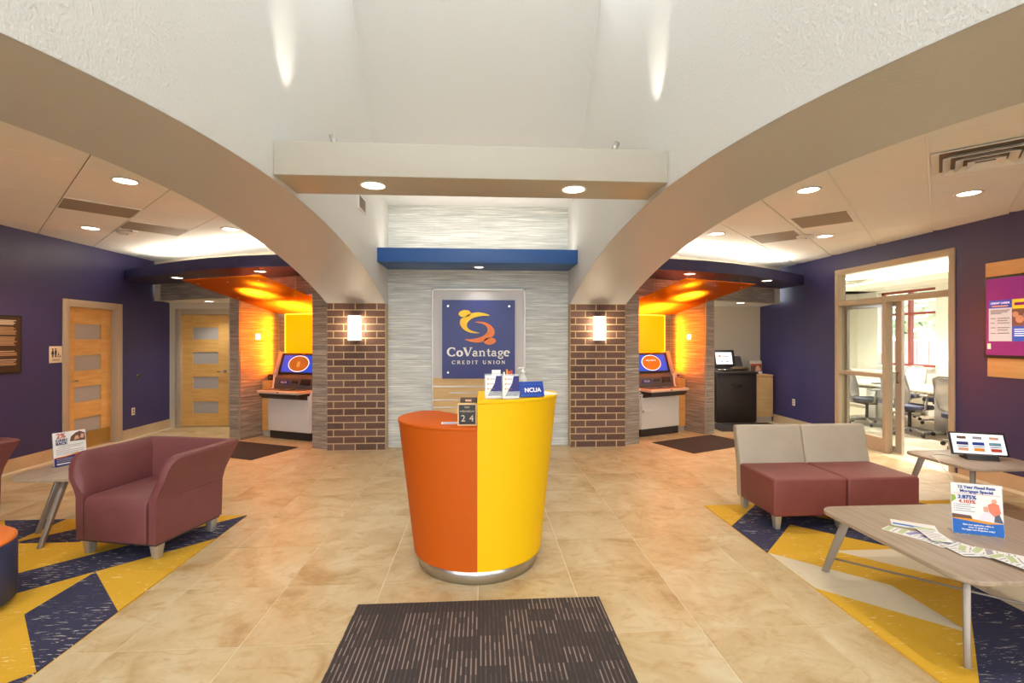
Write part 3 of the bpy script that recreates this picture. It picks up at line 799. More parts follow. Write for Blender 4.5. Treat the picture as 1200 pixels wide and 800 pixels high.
# ================================================================== LAMPS
def downlight(x, y, z, power, label, group, r=.085, spot=115, col=(1, .955, .89)):
    t = thing('downlight', label, 'light', (x, y, z), 0, group)
    MB().lathe([(r-.002, -.001), (r-.002, -.006), (r+.004, -.008), (r+.018, -.004), (r+.018, -.001)], n=28).build('trim_ring', white_pl, t)
    MB().cyl((0, 0, -.005), r-.002, .004, 28).build('lens', lamp_lens, t)
    lamp('SPOT', 'bulb', t, (0, 0, -.016), power*SPOT, col, r, spot, .8)
    return t
for x in (-.765, .66): downlight(x, 3.45, 2.664, 26, 'recessed downlight in the greige beam', 'beam downlights', .08)
for sd in (-1, 1):
    for x, y, where in ((-3.01, 4.27, 'nearest the seating'), (-4.70, 6.10, 'between oval sensor and navy wall'), (-3.05, 6.05, 'between arch and cove')):
        downlight(mx(sd, x) if not (sd > 0 and x == -4.70) else 4.43, y if sd < 0 else y-.12, ZC-.001, 42, 'recessed downlight in the %s hand bay ceiling, %s' % (sname[sd], where), None)
downlight(4.45, 4.15, ZC-.001, 42, 'recessed downlight beside the square air diffuser', None)
for sd in (-1, 1):
    downlight(mx(sd, -4.62), 7.62 if sd < 0 else 7.42, 2.519, 12, 'recessed soffit downlight before the %s hand hall' % sname[sd], None, .07, 100)
    downlight(mx(sd, -3.05), 6.84 if sd < 0 else 6.72, 2.519, 8, 'recessed soffit downlight above the front edge of the %s hand orange canopy' % sname[sd], None, .07, 150)
    xx, yy = NP(sd, .665, -.27)
    downlight(xx, yy, 2.519, 95, 'recessed soffit downlight above the middle of the %s hand orange canopy' % sname[sd], None, .06, 118, (1, .93, .82))
    downlight(mx(sd, -4.70), 8.62 if sd < 0 else 8.35, 2.239, 30, 'recessed downlight in the %s hand low hall ceiling' % sname[sd], None, .07, 120)
    xx, yy = NP(sd, .75, .42)
    downlight(xx, yy, 2.50, 80, 'recessed lamp over the machine in the %s hand niche' % sname[sd], None, .06, 140)
downlight(AX, 6.80, 2.599, 14, 'recessed downlight under the blue shelf', None, .06, 110)
# lamps behind the viewpoint (same grid)
for sd in (-1, 1):
    for x, y in ((-4.6, 2.3), (-3.0, 2.3)): downlight(mx(sd, x), y, ZC-.001, 42, 'recessed downlight over the %s hand carpet, nearest the entrance' % sname[sd], 'entrance side downlights of the %s hand bay' % sname[sd])
# uplights on the beam
for x, xw in ((-1.03, XIL), (.955, XIR)):
    t = thing('uplight', 'small silver uplight on the beam beside the %s hand wall' % ('left' if x < 0 else 'right'), 'light', (x, 3.45, 2.89))
    MB().cyl((0, 0, 0), .025, .012, 16).build('base', alu, t)
    k = -1 if x < 0 else 1
    MB().tube([(0, 0, .012), (k*.01, 0, .05)], .008, 8).build('stem', alu, t)
    h = MB().tube([(-k*.005, 0, .045), (k*.022, 0, .115)], .022, 14); h.build('head', alu, t)
    lamp('SPOT', 'bulb', t, (k*.03, 0, .14), 12, (1, .93, .82), .01, 40, .9, (0, R(180+k*27), 0))
# sconces
for sd in (-1, 1):
    x = (XOL+XIL)/2 if sd < 0 else (XIR+XOR)/2
    t = thing('wall_sconce', 'glowing white cylinder sconce on the %s hand brick pier' % sname[sd], 'wall light', (x, 6.98, 1.56))
    MB().box(-.05, .05, -.02, 0, .08, .28).build('back_plate', alu, t)
    MB().cyl((0, -.09, .012), .085, .335, 28).build('shade', sconce_glass, t)
    for z in (0, .347): MB().cyl((0, -.09, z), .088, .012, 28).build('cap', alu, t)

# ================================================================== CEILING FITTINGS
s2 = math.sqrt(.5)
def diag(side, s, t): return (mx(side, (s-t)*s2), (s+t)*s2)
for sd in (-1, 1):
    for (s, tt, nm) in ((.905, 6.43, 'nearer the entrance'), (1.515, 7.10, 'nearer the cove')):
        x, y = diag(sd, s, tt)
        t = thing('ceiling_grille', 'flat grey return grille in the %s hand bay ceiling, %s' % (sname[sd], nm), 'vent', (x, y, ZC), R(45))
        bx(-.29, .29, -.255, .255, -.006, 0).build('plate', grille_grey, t)
        MB().box(-.3, .3, .255, .268, -.009, 0).box(-.3, .3, -.268, -.255, -.009, 0).build('frame', tile_white, t)
    x, y = (-4.42, 6.28) if sd < 0 else (4.16, 5.98)
    t = thing('wifi_access_point', 'white oval ceiling sensor in the %s hand bay' % sname[sd], 'sensor', (x, y, ZC), R(20*sd))
    MB().lathe([(.09, 0), (.1, -.012), (.085, -.03), (.03, -.036)], n=20).build('body', white_pl, t)
    bx(.08, .16, -.03, .03, -.02, 0).build('bracket', white_pl, t)
    MB().cyl((.02, 0, -.04), .01, .006, 8).build('indicator', ink_mid, t)
t = thing('air_diffuser', 'square white four way air diffuser in the ceiling', 'vent', (3.66, 3.29, ZC-.003), R(45))
for k, h in enumerate((.30, .235, .165, .10)):
    z = -.004-.010*k
    o = MB()
    outer = [(-h, -h), (h, -h), (h, h), (-h, h)]; i_ = h-.045; inner = [(-i_, -i_), (i_, -i_), (i_, i_), (-i_, i_)]
    rings = [[(a, b, z-.028 if k else -.012) for a, b in outer], [(a, b, z+.0) for a, b in inner], [(a, b, z+.004) for a, b in inner], [(a*1.0, b*1.0, z-.024 if k else -.006) for a, b in outer]]
    o.loft(rings, False, closed=True); o.build('louvre', grid_white, t)
bx(-.255, .255, -.255, .255, -.004, 0).build('throat', mat('diffuser_throat', (120, 108, 92), .7), t)
t = thing('wall_vent', 'small white air vent high on the left arch wall', 'vent', (XIL, 5.60, 3.04))
bx(0, .012, -.17, .17, 0, .17).build('frame', grid_white, t)
for k in range(5): MB().obox((.014, 0, .03+k*.028), (.012, .28, .004), (0, R(35), 0)).build('louvre', grille_grey, t)
bx(.010, .0125, -.14, .14, .02, .15).build('throat', grille_grey, t)

# ================================================================== MACHINE NICHES
def canopy(side):
    t = thing('orange_canopy', 'tilted translucent orange acrylic canopy hung over the %s hand machine' % sname[side], 'canopy', (*NP(side, .7, -.1), 0))
    ox, oy = NP(side, .7, -.1)
    def zc(n): return 2.19-.235*n
    c = [(0, -.90), (1.45, -.90), (1.45, .74), (.015, .74)]
    ring = lambda dz: [(NP(side, u, n)[0]-ox, NP(side, u, n)[1]-oy, zc(n)+dz) for u, n in c]
    mb = MB().loft([ring(0), ring(.012)], False); mb.build('panel', canopy_m, t)
    for u in (.12, .69, 1.26):
        for n in (-.75, -.12):
            x, y = NP(side, u, n); z = zc(n)
            MB().tube([(x-ox, y-oy, z), (x-ox, y-oy, 2.52)], .004, 6).build('hanger_rod', steel, t)
            MB().cyl((x-ox, y-oy, z-.008), .013, .03, 10).build('clamp', steel, t)
for sd in (-1, 1):
    canopy(sd)
    sn = sname[sd]
    # glowing amber back panel
    x, y = NP(sd, .73, .775); a = R(-24.3 if sd < 0 else 24.3)
    t = thing('amber_panel', 'backlit amber panel behind the %s hand machine' % sn, 'light panel', (x, y, 0), a)
    bx(-.56, .56, -.02, 0, .9, 2.0).build('panel', glow_panel, t)
    MB().box(-.575, -.56, -.022, 0, .9, 2.015).box(.56, .575, -.022, 0, .9, 2.015).box(-.56, .56, -.022, 0, 2.0, 2.015).build('led_edge', glow_edge, t)
    lamp('AREA', 'led', t, (0, -.05, 1.6), 4, (1, .34, .01), rot=(R(-90), 0, 0), sx=1.1, sy=.8)
    for k in (-1, 1):      # LED tape in the side channels, throwing light along the niche cheeks
        lt = lamp('AREA', 'led_tape', t, (k*.55, -.035, 1.50), 8.0, (1, .17, .001), rot=(R(-90), 0, R(k*30)), sx=.04, sy=.95)
        lt.data.spread = R(75)
    # lit wall switch on the niche cheek
    x, y = NP(sd, .001, .34)
    t = thing('lit_switch', 'glowing white switch plate inside the %s hand niche' % sn, 'switch', (x, y, 1.55), a)
    k = 1 if sd < 0 else -1
    bx(0 if k > 0 else -.008, .008 if k > 0 else 0, -.075, .075, 0, .15).build('plate', cream_pl, t)
    bx(.008*k if k > 0 else -.014, .014 if k > 0 else -.008, -.045, .045, .03, .12).build('lit_button', switch_lit, t)
    # maple side cabinet next to the machine
    c = NP(sd, .11 if sd < 0 else .11, .58)
    t = thing('side_cabinet', 'narrow maple cabinet beside the %s hand teller machine' % sn, 'cabinet', (*c, 0), a)
    bx(-.085, .085, -.17, .17, .09, .88).build('body', maple, t)
    bx(-.085, .085, -.15, .17, 0, .09).build('toe_kick', mat('toe_grey', (190, 180, 165), .5), t)
    bx(-.09, .09, -.18, .17, .88, .90).build('top', maple, t)

screen_blue = mat('screen_blue', (40, 78, 200), .3, emit=((36, 70, 205), .45))
screen_gold = mat('screen_gold', (160, 105, 40), .3, emit=((170, 112, 40), .22))
screen_white = mat('screen_white', (235, 238, 240), .3, emit=((235, 240, 245), .55))
screen_orange = mat('screen_orange', (215, 120, 30), .3, emit=((200, 95, 15), .3))
console = mat('console_grey', (96, 88, 86), .4)
atm_cream = mat('atm_cream', (214, 190, 166), .4)
def teller(side):
    a = R(-24.3 if side < 0 else 24.3)
    x, y = NP(side, .68 if side < 0 else .70, .31)
    t = thing('teller_machine', 'white video teller machine with %s in the niche' % ('a round gold seal on its blue screen' if side < 0 else 'an orange oval on its blue screen'), 'teller machine', (x, y, 0), a)
    w = .44
    bx(-w+.03, w-.01, .03, .42, 0, .12).build('plinth', brown_black, t, bevel=.006)
    bx(-w+.02, w-.02, 0, .42, .125, .70).build('door_panel', white_pl, t, bevel=.012, seg=3)
    # side cheeks that sweep up to the screen
    prof = [(.02, .125), (.42, .125), (.42, 1.34), (.36, 1.38), (.30, 1.36), (.20, 1.04), (.12, 1.0), (.10, .82), (.02, .72)]
    for s in (-1, 1):
        MB().prism_axis(prof, s*w, s*(w-.03), 'x').build('side_cheek', white_pl, t, bevel=.006)
    # key shelf
    MB().prism_axis([(-.14, .66), (.10, .62), (.10, .74), (-.20, .74), (-.20, .71)], -w+.05, w-.05, 'x').build('shelf_underside', charcoal, t, bevel=.006)
    bx(-w+.02, w-.02, -.22, .14, .74, .785).build('shelf', atm_cream, t, bevel=.012, seg=3)
    bx(-w+.08, w-.10, -.15, .10, .785, .790).build('shelf_inlay', console, t)
    kp = bx(-.06, .12, -.10, .02, .790, .797).build('keypad', dark, t)
    for i in range(4):
        for j in range(3): bx(-.045+i*.038, -.018+i*.038, -.09+j*.034, -.068+j*.034, .797, .801).build('key', steel, kp)
    bx(.0, .03, -.2215, -.218, .755, .772).build('sensor', dark, t)
    # sloped console
    MB().prism_axis([(.10, .785), (.42, .785), (.42, 1.03), (.20, 1.03), (.13, .96)], -w+.03, w-.03, 'x').build('console', console, t, bevel=.004)
    Mx = Matrix.Rotation(math.atan2(.07, .07)*0+R(-22), 3, 'X')
    cdr = MB().obox((-.20, .115, .89), (.20, .012, .06), Mx).build('card_reader', ink_blue, t)
    text('NCUA', .045, logo_white, cdr, (-.20, .105, .89), (R(90-22), 0, 0))
    MB().obox((.24, .120, .90), (.18, .03, .09), Mx).build('cash_slot', dark, t)
    MB().obox((.02, .120, .90), (.12, .02, .04), Mx).build('receipt_slot', dark, t)
    # tilted screen
    til = R(-18); Ms = Matrix.Rotation(til, 3, 'X')
    def on(u, v, d): return Vector((u, .225, 1.19))+Ms @ Vector((0, d, v))
    MB().obox(on(0, 0, .03), (.80, .06, .35), Ms).build('screen_housing', brown_black, t, bevel=.008)
    for s in (-1, 1): MB().obox(on(s*.415, -.01, .0), (.03, .12, .40), Ms).build('screen_rail', atm_cream, t, bevel=.008)
    scr = MB().obox(on(0, -.005, -.002), (.68, .006, .28), Ms).build('screen', screen_blue, t)
    n = 32
    def ell(rx, rz, d0, d1):
        rings = []
        for d in (d0, d1): rings.append([tuple(Vector((rx*math.cos(2*math.pi*i/n), 0, 0))+on(0, -.005+rz*math.sin(2*math.pi*i/n), d)) for i in range(n)])
        return MB().loft(rings, False)
    ell(.215, .137, -.007, -.005).build('screen_ring', screen_white, scr)
    ell(.20, .125, -.0085, -.007).build('screen_seal', screen_gold if side < 0 else screen_orange, scr)
    if side < 0: text('8', .13, mat('seal_line', (215, 170, 100), .4, emit=((215, 170, 100), .4)), scr, on(0, -.02, -.0095), (R(90)+til, 0, 0))
    else: text('WELCOME TO', .035, screen_white, scr, on(0, .035, -.0095), (R(90)+til, 0, 0))
    MB().obox(on(.05, .158, -.002), (.07, .004, .012), Ms).build('maker_plate', ink_red, t)
    bx(-.40, -.37, -.004, .0, .64, .66).build('lock', dark, t)
    # accessory on the left cheek
    if side > 0:
        MB().prism_axis([(-.02, .60), (.03, .56), (.05, .76), (-.0, .80)], -w-.035, -w, 'x').build('audio_panel', white_pl, t, bevel=.006)
        for k in range(4): MB().obox((-w-.02, -.012+.006*k*0, .62+k*.042), (.018, .012, .018), (0, 0, 0)).build('audio_jack', dark, t)
        bx(-w+.03, -w+.22, -.05, 0, .40, .45).build('envelope_tray', white_pl, t, bevel=.01)
        bx(-w+.03, -w+.12, -.012, 0, .45, .52).build('tray_back', white_pl, t)
    else:
        bx(-w+.10, -w+.22, .0-.002, .0, .40, .44).build('door_pull', white_pl, t)
    # tissue box like unit beside the console
    return t
teller(-1); teller(1)
for sd in (-1, 1):
    c = NP(sd, .05, .60)
    t = thing('waste_paper_box', 'small rounded paper box on the %s hand maple side cabinet' % sname[sd], 'box', (c[0]+(.02 if sd < 0 else -.02), c[1], .90), R(-24.3 if sd < 0 else 24.3))
    bx(-.07, .07, -.08, .06, 0, .10).build('body', atm_cream if sd > 0 else dark, t, bevel=.03, seg=4)
    bx(-.03, .03, -.081, -.079, .03, .07).build('slot', ink_brown, t)
# dark mats
def floor_mat(name, label, cx, cy, w_, d_, rz, m, z=0.0):
    o = MB().box(-w_/2, w_/2, -d_/2, d_/2, 0, .008).build(name, m, None, (cx, cy, z), rz, bevel=.003)
    return tag(o, label, 'mat')
floor_mat('entrance_mat', 'large brown striped entrance mat in front of the reception pod', -.012, 1.85, 1.45, 2.12, 0, mat_brown)
c = NP(-1, .60, -.46); floor_mat('floor_mat', 'dark mat before the left teller machine with the gold seal', c[0], c[1], 1.30, .80, R(-24.3), mat_plain)
c = NP(1, .60, -.46); floor_mat('floor_mat', 'dark mat before the right teller machine with the orange oval', c[0], c[1], 1.30, .80, R(24.3), mat_plain)
floor_mat('floor_mat', 'dark mat in front of the black coin machine', 4.75, 8.42, 1.30, .80, R(0), mat_plain)

# coin machine and cabinets in the right hand hall
t = thing('coin_machine', 'black coin counting machine with tilted touch screen', 'coin machine', (4.82, 8.86, 0))
bx(-.39, .39, 0, .5, .02, .93).build('body', brown_black, t, bevel=.008)
bx(-.37, .37, .02, .48, 0, .02).build('plinth', dark, t)
bx(-.41, .41, -.03, .5, .93, .965).build('top_lip', charcoal, t, bevel=.006)
MB().tube([(-.09, -.008, .72), (-.06, -.03, .70), (.06, -.03, .70), (.09, -.008, .72)], .02, 10).build('door_pull', dark, t)
MB().prism_axis([(.0, .965), (.5, .965), (.5, 1.25), (.42, 1.25), (.30, 1.03)], -.38, .30, 'x').build('coin_tray_housing', console, t, bevel=.01)
MB().lathe([(.11, 0), (.13, .03), (.12, .035), (.05, .01)], (-.20, .12, .985), 20).build('coin_bowl', chrome, t)
MB().obox((.10, .13, 1.02), (.30, .20, .05), (R(-15), 0, 0)).build('coin_tray', mat('tray_bronze', (150, 128, 98), .35, .5), t, bevel=.015, seg=3)
Mq = Matrix.Rotation(R(-14), 3, 'X')
def onq(u, v, d): return Vector((-.17, .16, 1.22))+Mq @ Vector((u, d, v))
MB().obox(onq(0, 0, .03), (.44, .05, .33), Mq).build('screen_housing', brown_black, t, bevel=.01)
MB().obox(onq(.0, 0, .002), (.32, .008, .23), Mq).build('screen', screen_white, t)
for (u, v, ww, hh, m_) in ((-.08, .04, .04, .04, ink_orange), (.04, .04, .12, .018, ink_grey), (-.05, -.06, .05, .018, ink_navy), (.06, -.06, .05, .018, ink_navy)):
    MB().obox(onq(u, v, -.003), (ww, .002, hh), Mq).build('screen_mark', m_, t)
for (x0, x1, lab) in ((5.24, 5.58, 'maple base cabinet right of the black coin machine'), (4.02, 4.39, 'maple base cabinet left of the black coin machine')):
    t = thing('base_cabinet', lab, 'cabinet', (x0, 8.95, 0))
    w_ = x1-x0
    bx(0, w_, 0, .44, .10, .88).build('body', maple_pale, t)
    bx(.004, w_-.004, -.018, 0, .105, .85).build('door', maple_pale, t, bevel=.002)
    bx(0, w_, .03, .44, 0, .10).build('toe_kick', MATS['toe_grey'], t)
    bx(-.0, w_, -.025, .44, .88, .905).build('worktop', maple_pale, t)

# ================================================================== WALL FITTINGS
def outlet(x, y, z, side, label):
    t = thing('wall_outlet', label, 'outlet', (x, y, z), R(90 if side < 0 else -90))
    bx(-.036, .036, -.006, 0, -.058, .058).build('plate', cream_pl, t, bevel=.002)
    for dz in (-.022, .022): bx(-.014, .014, -.008, -.006, dz-.014, dz+.014).build('socket', ink_brown, t)
outlet(XL, 8.14, .42, -1, 'cream power outlet on the navy restroom wall')
outlet(XR, 8.35, .45, 1, 'cream power outlet on the conference room wall')
t = thing('door_stop', 'round chrome wall bumper right of the restroom door', 'door stop', (XL, 8.24, .98), R(90))
o = MB().tube([(0, 0, 0), (0, -.012, 0)], .034, 18).build('plate', chrome, t); MB().tube([(0, -.012, 0), (0, -.035, 0)], .022, 16).build('bumper', charcoal, t)
t = thing('restroom_sign', 'cream restroom sign with figures beside the maple door', 'sign', (XL, 6.72, 1.38), R(90))
bx(-.095, .095, -.008, 0, -.11, .11).build('plate', cream_pl, t, bevel=.006)
for (x, dress) in ((-.048, True), (-.004, False)):
    m = MB(); m.tube([(x, -.0085, .072), (x, -.0095, .072)], .011, 12)
    if dress: m.prism_axis([(x-.008, .056), (x+.008, .056), (x+.022, .005), (x-.022, .005)], -.0098, -.008, 'y')
    else: m.prism_axis([(x-.016, .056), (x+.016, .056), (x+.012, .0), (x-.012, .0)], -.0098, -.008, 'y')
    m.box(x-.010, x-.002, -.0098, -.008, -.035, .006).box(x+.002, x+.010, -.0098, -.008, -.035, .006)
    m.build('figure', ink_black, t)
m = MB(); stroke(m, arc(.045, -.015, .02, .02, 100, 350, 12), .006, -.0098, -.008); stroke(m, [(.038, .03), (.042, -.008), (.062, -.008), (.07, -.03)], .007, -.0098, -.008)
m.build('wheelchair_figure', ink_black, t)
text('RESTROOM', .022, ink_black, t, (0, -.0085, -.072))
t = thing('plaque', 'dark brown framed plaque with gold text on the navy wall', 'plaque', (XL, 5.90, 1.17), R(90))
bx(-.335, .335, -.02, 0, 0, .70).build('frame', dark, t, bevel=.004)
bx(-.31, .31, -.024, -.02, .025, .675).build('plate', mat('plaque_brown', (58, 36, 26), .4), t)
gold = mat('gold_print', (176, 140, 100), .5)
gold2 = mat('gold_print_light', (206, 184, 156), .5)
z = .64
for (n_, hh, m_, gap) in ((4, .011, gold2, .020), (7, .009, gold, .022), (8, .009, gold, .060), (1, .010, gold2, .006), (3, .009, gold, .04), (1, .010, gold2, .006), (4, .009, gold, .10), (1, .010, gold2, .006), (4, .009, gold, .02)):
    mb = MB()
    for k in range(n_):
        x0 = -.29+random.random()*.02; x1 = .27-random.random()*.05
        mb.box(x0, x1, -.0255, -.024, z-hh, z); z -= hh+.0045
    mb.build('text_block', m_, t); z -= gap
    if z < .06: break
mb = MB().box(-.06, .06, -.0255, -.024, .10, .103).box(-.06, .06, -.0255, -.024, .155, .158).box(-.06, -.057, -.0255, -.024, .10, .158).box(.057, .06, -.0255, -.024, .10, .158)
mb.build('seal', gold, t)

# wall screen on the right wall with maple boards
t = thing('wall_screen', 'purple advertising screen between maple boards on the navy wall', 'screen', (XR, 4.30, 0), R(-90))
S0, S1 = -.70, .69           # local x runs towards the entrance
bx(S0-.02, S1, -.02, 0, 2.265, 2.42).build('board', maple_pale, t, bevel=.002)
bx(S0-.0, S1, -.02, 0, 1.17, 1.375).build('board', maple_pale, t, bevel=.002)
bx(S0-.01, S1, -.05, 0, 1.38, 2.26).build('bezel', brown_black, t, bevel=.004)
purple = mat('screen_purple', (130, 30, 120), .25, emit=((150, 30, 140), .2))
bx(S0+.015, S1-.025, -.052, -.05, 1.41, 2.235).build('display', purple, t)
e_ = lambda nm, c, s_=.5: mat(nm, c, .3, emit=(c, s_))
bx(S0+.045, S0+.275, -.0535, -.052, 1.56, 2.0).build('poster', e_('screen_paper', (205, 205, 210), .3), t)
bx(S0+.045, S0+.275, -.0545, -.0535, 1.915, 2.0).build('poster_head', e_('screen_head_blue', (30, 70, 180), .3), t)
text('CREDIT CARDS', .028, e_('screen_text', (250, 250, 250), .5), t, (S0+.16, -.055, 1.968))
bx(S0+.08, S0+.24, -.0555, -.0545, 1.930, 1.942).build('poster_rule', e_('screen_gold_rule', (230, 170, 60), .3), t)
for k, (zz, a_, b_) in enumerate([(1.885, .02, .21), (1.868, .02, .19), (1.852, .02, .13), (1.80, .02, .07), (1.80, .09, .21), (1.775, .09, .19), (1.75, .02, .06), (1.75, .09, .21), (1.70, .02, .07), (1.70, .09, .21), (1.675, .09, .19), (1.64, .02, .07), (1.64, .09, .21)]):
    bx(S0+.045+a_, S0+.045+b_, -.0545, -.0535, zz, zz+.010).build('poster_text', ink_grey, t)
bx(S0+.28, S0+.56, -.0535, -.052, 1.90, 2.0).build('poster', e_('screen_yellow', (225, 200, 40), .3), t)
bx(S0+.30, S0+.42, -.0545, -.0535, 1.935, 1.965).build('poster_text', purple, t)
bx(S0+.28, S0+.56, -.0535, -.052, 1.72, 1.90).build('poster_photo', e_('screen_photo', (120, 84, 74), .2), t)
for (x, zz, r_) in ((.31, 1.84, .03), (.35, 1.79, .04), (.42, 1.83, .035)):
    MB().tube([(S0+x, -.0535, zz), (S0+x, -.0545, zz)], r_, 16).build('poster_face', e_('screen_skin', (206, 150, 120), .2), t)
bx(S0+.28, S0+.56, -.0535, -.052, 1.56, 1.72).build('poster', e_('screen_mid_blue', (20, 90, 190), .3), t)
for k in range(4): bx(S0+.30, S0+.50-.04*(k % 2), -.0545, -.0535, 1.68-k*.022, 1.688-k*.022).build('poster_text', screen_white, t)
bx(S0+.03, S0+.065, -.0535, -.052, 1.475, 1.535).build('clock_mark', e_('screen_peach', (240, 205, 170)), t)

# ================================================================== RECEPTION POD
DX, DY = -.03, 3.52
t = thing('reception_pod', 'round orange and yellow reception pod on a steel plinth', 'reception desk', (DX, DY, 0))
MB().lathe([(.412, 0), (.422, .004), (.422, .09), (.405, .10)], n=64).build('plinth', steel, t)
def ellp(a, ax, by): return (ax*math.cos(R(a)), by*math.sin(R(a)))
def podring(angs, extra, z, f, grow=0):
    ax, by = .455+.11*f+grow, .455+.022*f+grow
    return [(*ellp(a, ax, by), z) for a in angs]+[(x*(1 if x < -.1 else 1), y, z) for x, y in extra]
oa = [270-k*5 for k in range(0, 27)]                       # front, round the left to the back
ox_ = [(-.32, .30), (-.20, .16), (-.10, .085), (-.002, .06)]
def lofted(angs, extra, z0, z1, f0, f1, grow=0, lip=None):
    return MB().loft([podring(angs, extra, z0, f0, grow), podring(angs, extra, z1, f1, grow)], False)
o = lofted(oa, ox_, .10, 1.0, 0, 1.0); o.build('orange_body', orange_lam, t)
o = lofted(oa, ox_, 1.0, 1.02, 1.0, 1.0, .006); o.build('orange_worktop', orange_lam, t, bevel=.004)
ya = [270+k*5 for k in range(0, 22)]
yx = [(.30, .20), (.002, .12)]
o = lofted(ya, yx, .10, 1.17, 0, 1.05); o.build('yellow_body', yellow_lam, t)
o = lofted(ya, yx, 1.17, 1.19, 1.05, 1.05, .006); o.build('yellow_worktop', yellow_lam, t, bevel=.004)
for o in t.children:
    if o.name.startswith(('orange_body', 'yellow_body')):
        for p in o.data.polygons: p.use_smooth = abs(p.normal.z) < .5
        bm = bmesh.new(); bm.from_mesh(o.data)
        for e in bm.edges:
            if e.calc_face_angle(0) > R(25): e.smooth = False
        bm.to_mesh(o.data); bm.free()

# things on the pod
ZO, ZY = 1.02, 1.19
def brochure_holder(label, x, y, rz, z, w_=.105, h=.16):
    t = thing('brochure_holder', label, 'brochure holder', (x, y, z), rz, None)
    MB().box(-w_/2-.004, w_/2+.004, -.03, .03, 0, .004).box(-w_/2-.004, w_/2+.004, -.03, -.027, .004, .05).box(-w_/2-.004, w_/2+.004, .027, .03, .004, h).build('stand', clear_pl, t)
    lf = bx(-w_/2, w_/2, -.024, .024, .005, h-.01).build('leaflets', paper, t)
    MB().prism_axis([(w_/2, h-.01), (w_/2-.035, h-.01), (w_/2-.045, h-.06), (w_/2-.09, .02), (w_/2, .02)], -.026, -.024, 'y').build('cover_print', ink_navy, lf)
    for k in range(3): bx(-w_/2+.012, -w_/2+.022, -.026, -.024, h-.035-k*.032, h-.025-k*.032).build('cover_dot', ink_orange, lf)
    for k in range(3): bx(-w_/2+.027, -w_/2+.06, -.026, -.024, h-.033-k*.032, h-.028-k*.032).build('cover_rule', ink_grey, lf)
    return t
brochure_holder('clear brochure holder with navy leaflets, nearer the calendar', .073, 3.17, R(2), ZY)
brochure_holder('clear brochure holder with navy leaflets, nearer the blue plaque', .185, 3.15, R(4), ZY)
t = thing('insurance_plaque', 'tilted blue plaque with white capitals on the yellow counter', 'sign', (.325, 3.20, ZY), R(12))
Mp = Matrix.Rotation(R(-20), 3, 'X')
MB().obox((0, .0, .055), (.175, .012, .105), Mp).build('panel', ink_blue, t, bevel=.002)
MB().obox((0, .03, .03), (.12, .008, .075), (R(35), 0, 0)).build('easel', clear_pl, t)
text('NCUA', .040, logo_white, t, (.01, -.008, .05), (R(70), 0, 0), bold=.001)
for zz in (.085, .018): MB().obox((0, (zz-.055)*math.tan(R(20))-.0075, zz), (.15, .002, .003), Mp).build('border_line', ink_mid, t)
t = thing('sanitizer_bottle', 'clear pump bottle of hand sanitizer on the yellow counter', 'bottle', (.285, 3.36, ZY))
MB().lathe([(.028, 0), (.032, .006), (.032, .10), (.024, .125), (.012, .135), (.012, .15)], n=20).build('bottle', mat('clear_gel', (228, 228, 220), .15, alpha=.7), t)
MB().lathe([(.015, .15), (.015, .168), (.006, .17), (.006, .19)], n=14).build('collar', white_pl, t)
MB().tube([(.008, 0, .19), (-.03, -.01, .188), (-.036, -.012, .178)], .006, 8).build('pump', white_pl, t)
t = thing('pen_cup', 'dark cup of pens and trinkets behind the leaflets', 'cup', (.175, 3.30, ZY))
MB().lathe([(.036, 0), (.038, .09), (.034, .09), (.032, .01)], n=18).build('cup', charcoal, t)
for k, (dx, dy, m_) in enumerate(((-.02, 0, white_pl), (.01, .015, ink_red), (.02, -.01, ink_red), (-.005, -.015, ink_orange), (-.012, .02, dark))):
    MB().tube([(dx*.5, dy*.5, .02), (dx*1.3, dy*1.3, .165+.006*k)], .006, 7).build('pen', m_, t)
t = thing('trinket_card', 'small standing white card behind the leaflet holders', 'card', (.095, 3.29, ZY), R(-8))
MB().obox((0, 0, .09), (.06, .003, .18), (R(-5), 0, 0)).build('card', paper, t); bx(-.03, .03, -.02, .02, 0, .006).build('foot', clear_pl, t)
t = thing('note_pad', 'white note pad lying on the yellow counter edge', 'note pad', (.44, 3.42, ZY), R(25))
bx(-.06, .06, -.08, .08, 0, .008).build('pages', paper, t); bx(-.06, .06, .07, .08, .008, .011).build('binding', ink_grey, t)
t = thing('perpetual_calendar', 'wood framed black calendar showing 24 on the orange counter', 'calendar', (-.096, 3.145, ZO), R(-2))
MB().box(-.062, .062, -.02, .02, 0, .008).box(-.062, -.054, -.02, .02, .008, .135).box(.054, .062, -.02, .02, .008, .135).box(-.062, .062, -.02, .02, .135, .143).build('frame', maple_pale, t)
bx(-.054, .054, -.014, .018, .008, .135).build('board', dark, t)
for (s_, x, zz, sz) in (('2', -.026, .045, .06), ('4', .028, .045, .06), ('WEDNESDAY', 0, .092, .016), ('MAY', 0, .118, .017)):
    text(s_, sz, gold2, t, (x, -.0145, zz))
t = thing('card_box', 'small dark wooden card box behind the calendar', 'box', (-.09, 3.25, ZO), R(-2))
MB().box(-.055, .055, -.03, .03, 0, .165).build('body', mat('dark_wood', (70, 42, 28), .5), t, bevel=.003); bx(-.02, .02, -.032, -.03, .145, .158).build('paper_tab', ink_skin, t)
t = thing('name_card', 'flat white and blue card lying on the orange counter', 'card', (-.21, 3.23, ZO), R(3))
bx(-.06, .06, -.03, .03, 0, .003).build('card', paper, t); bx(-.05, .05, -.028, -.01, .003, .004).build('blue_band', ink_mid, t)

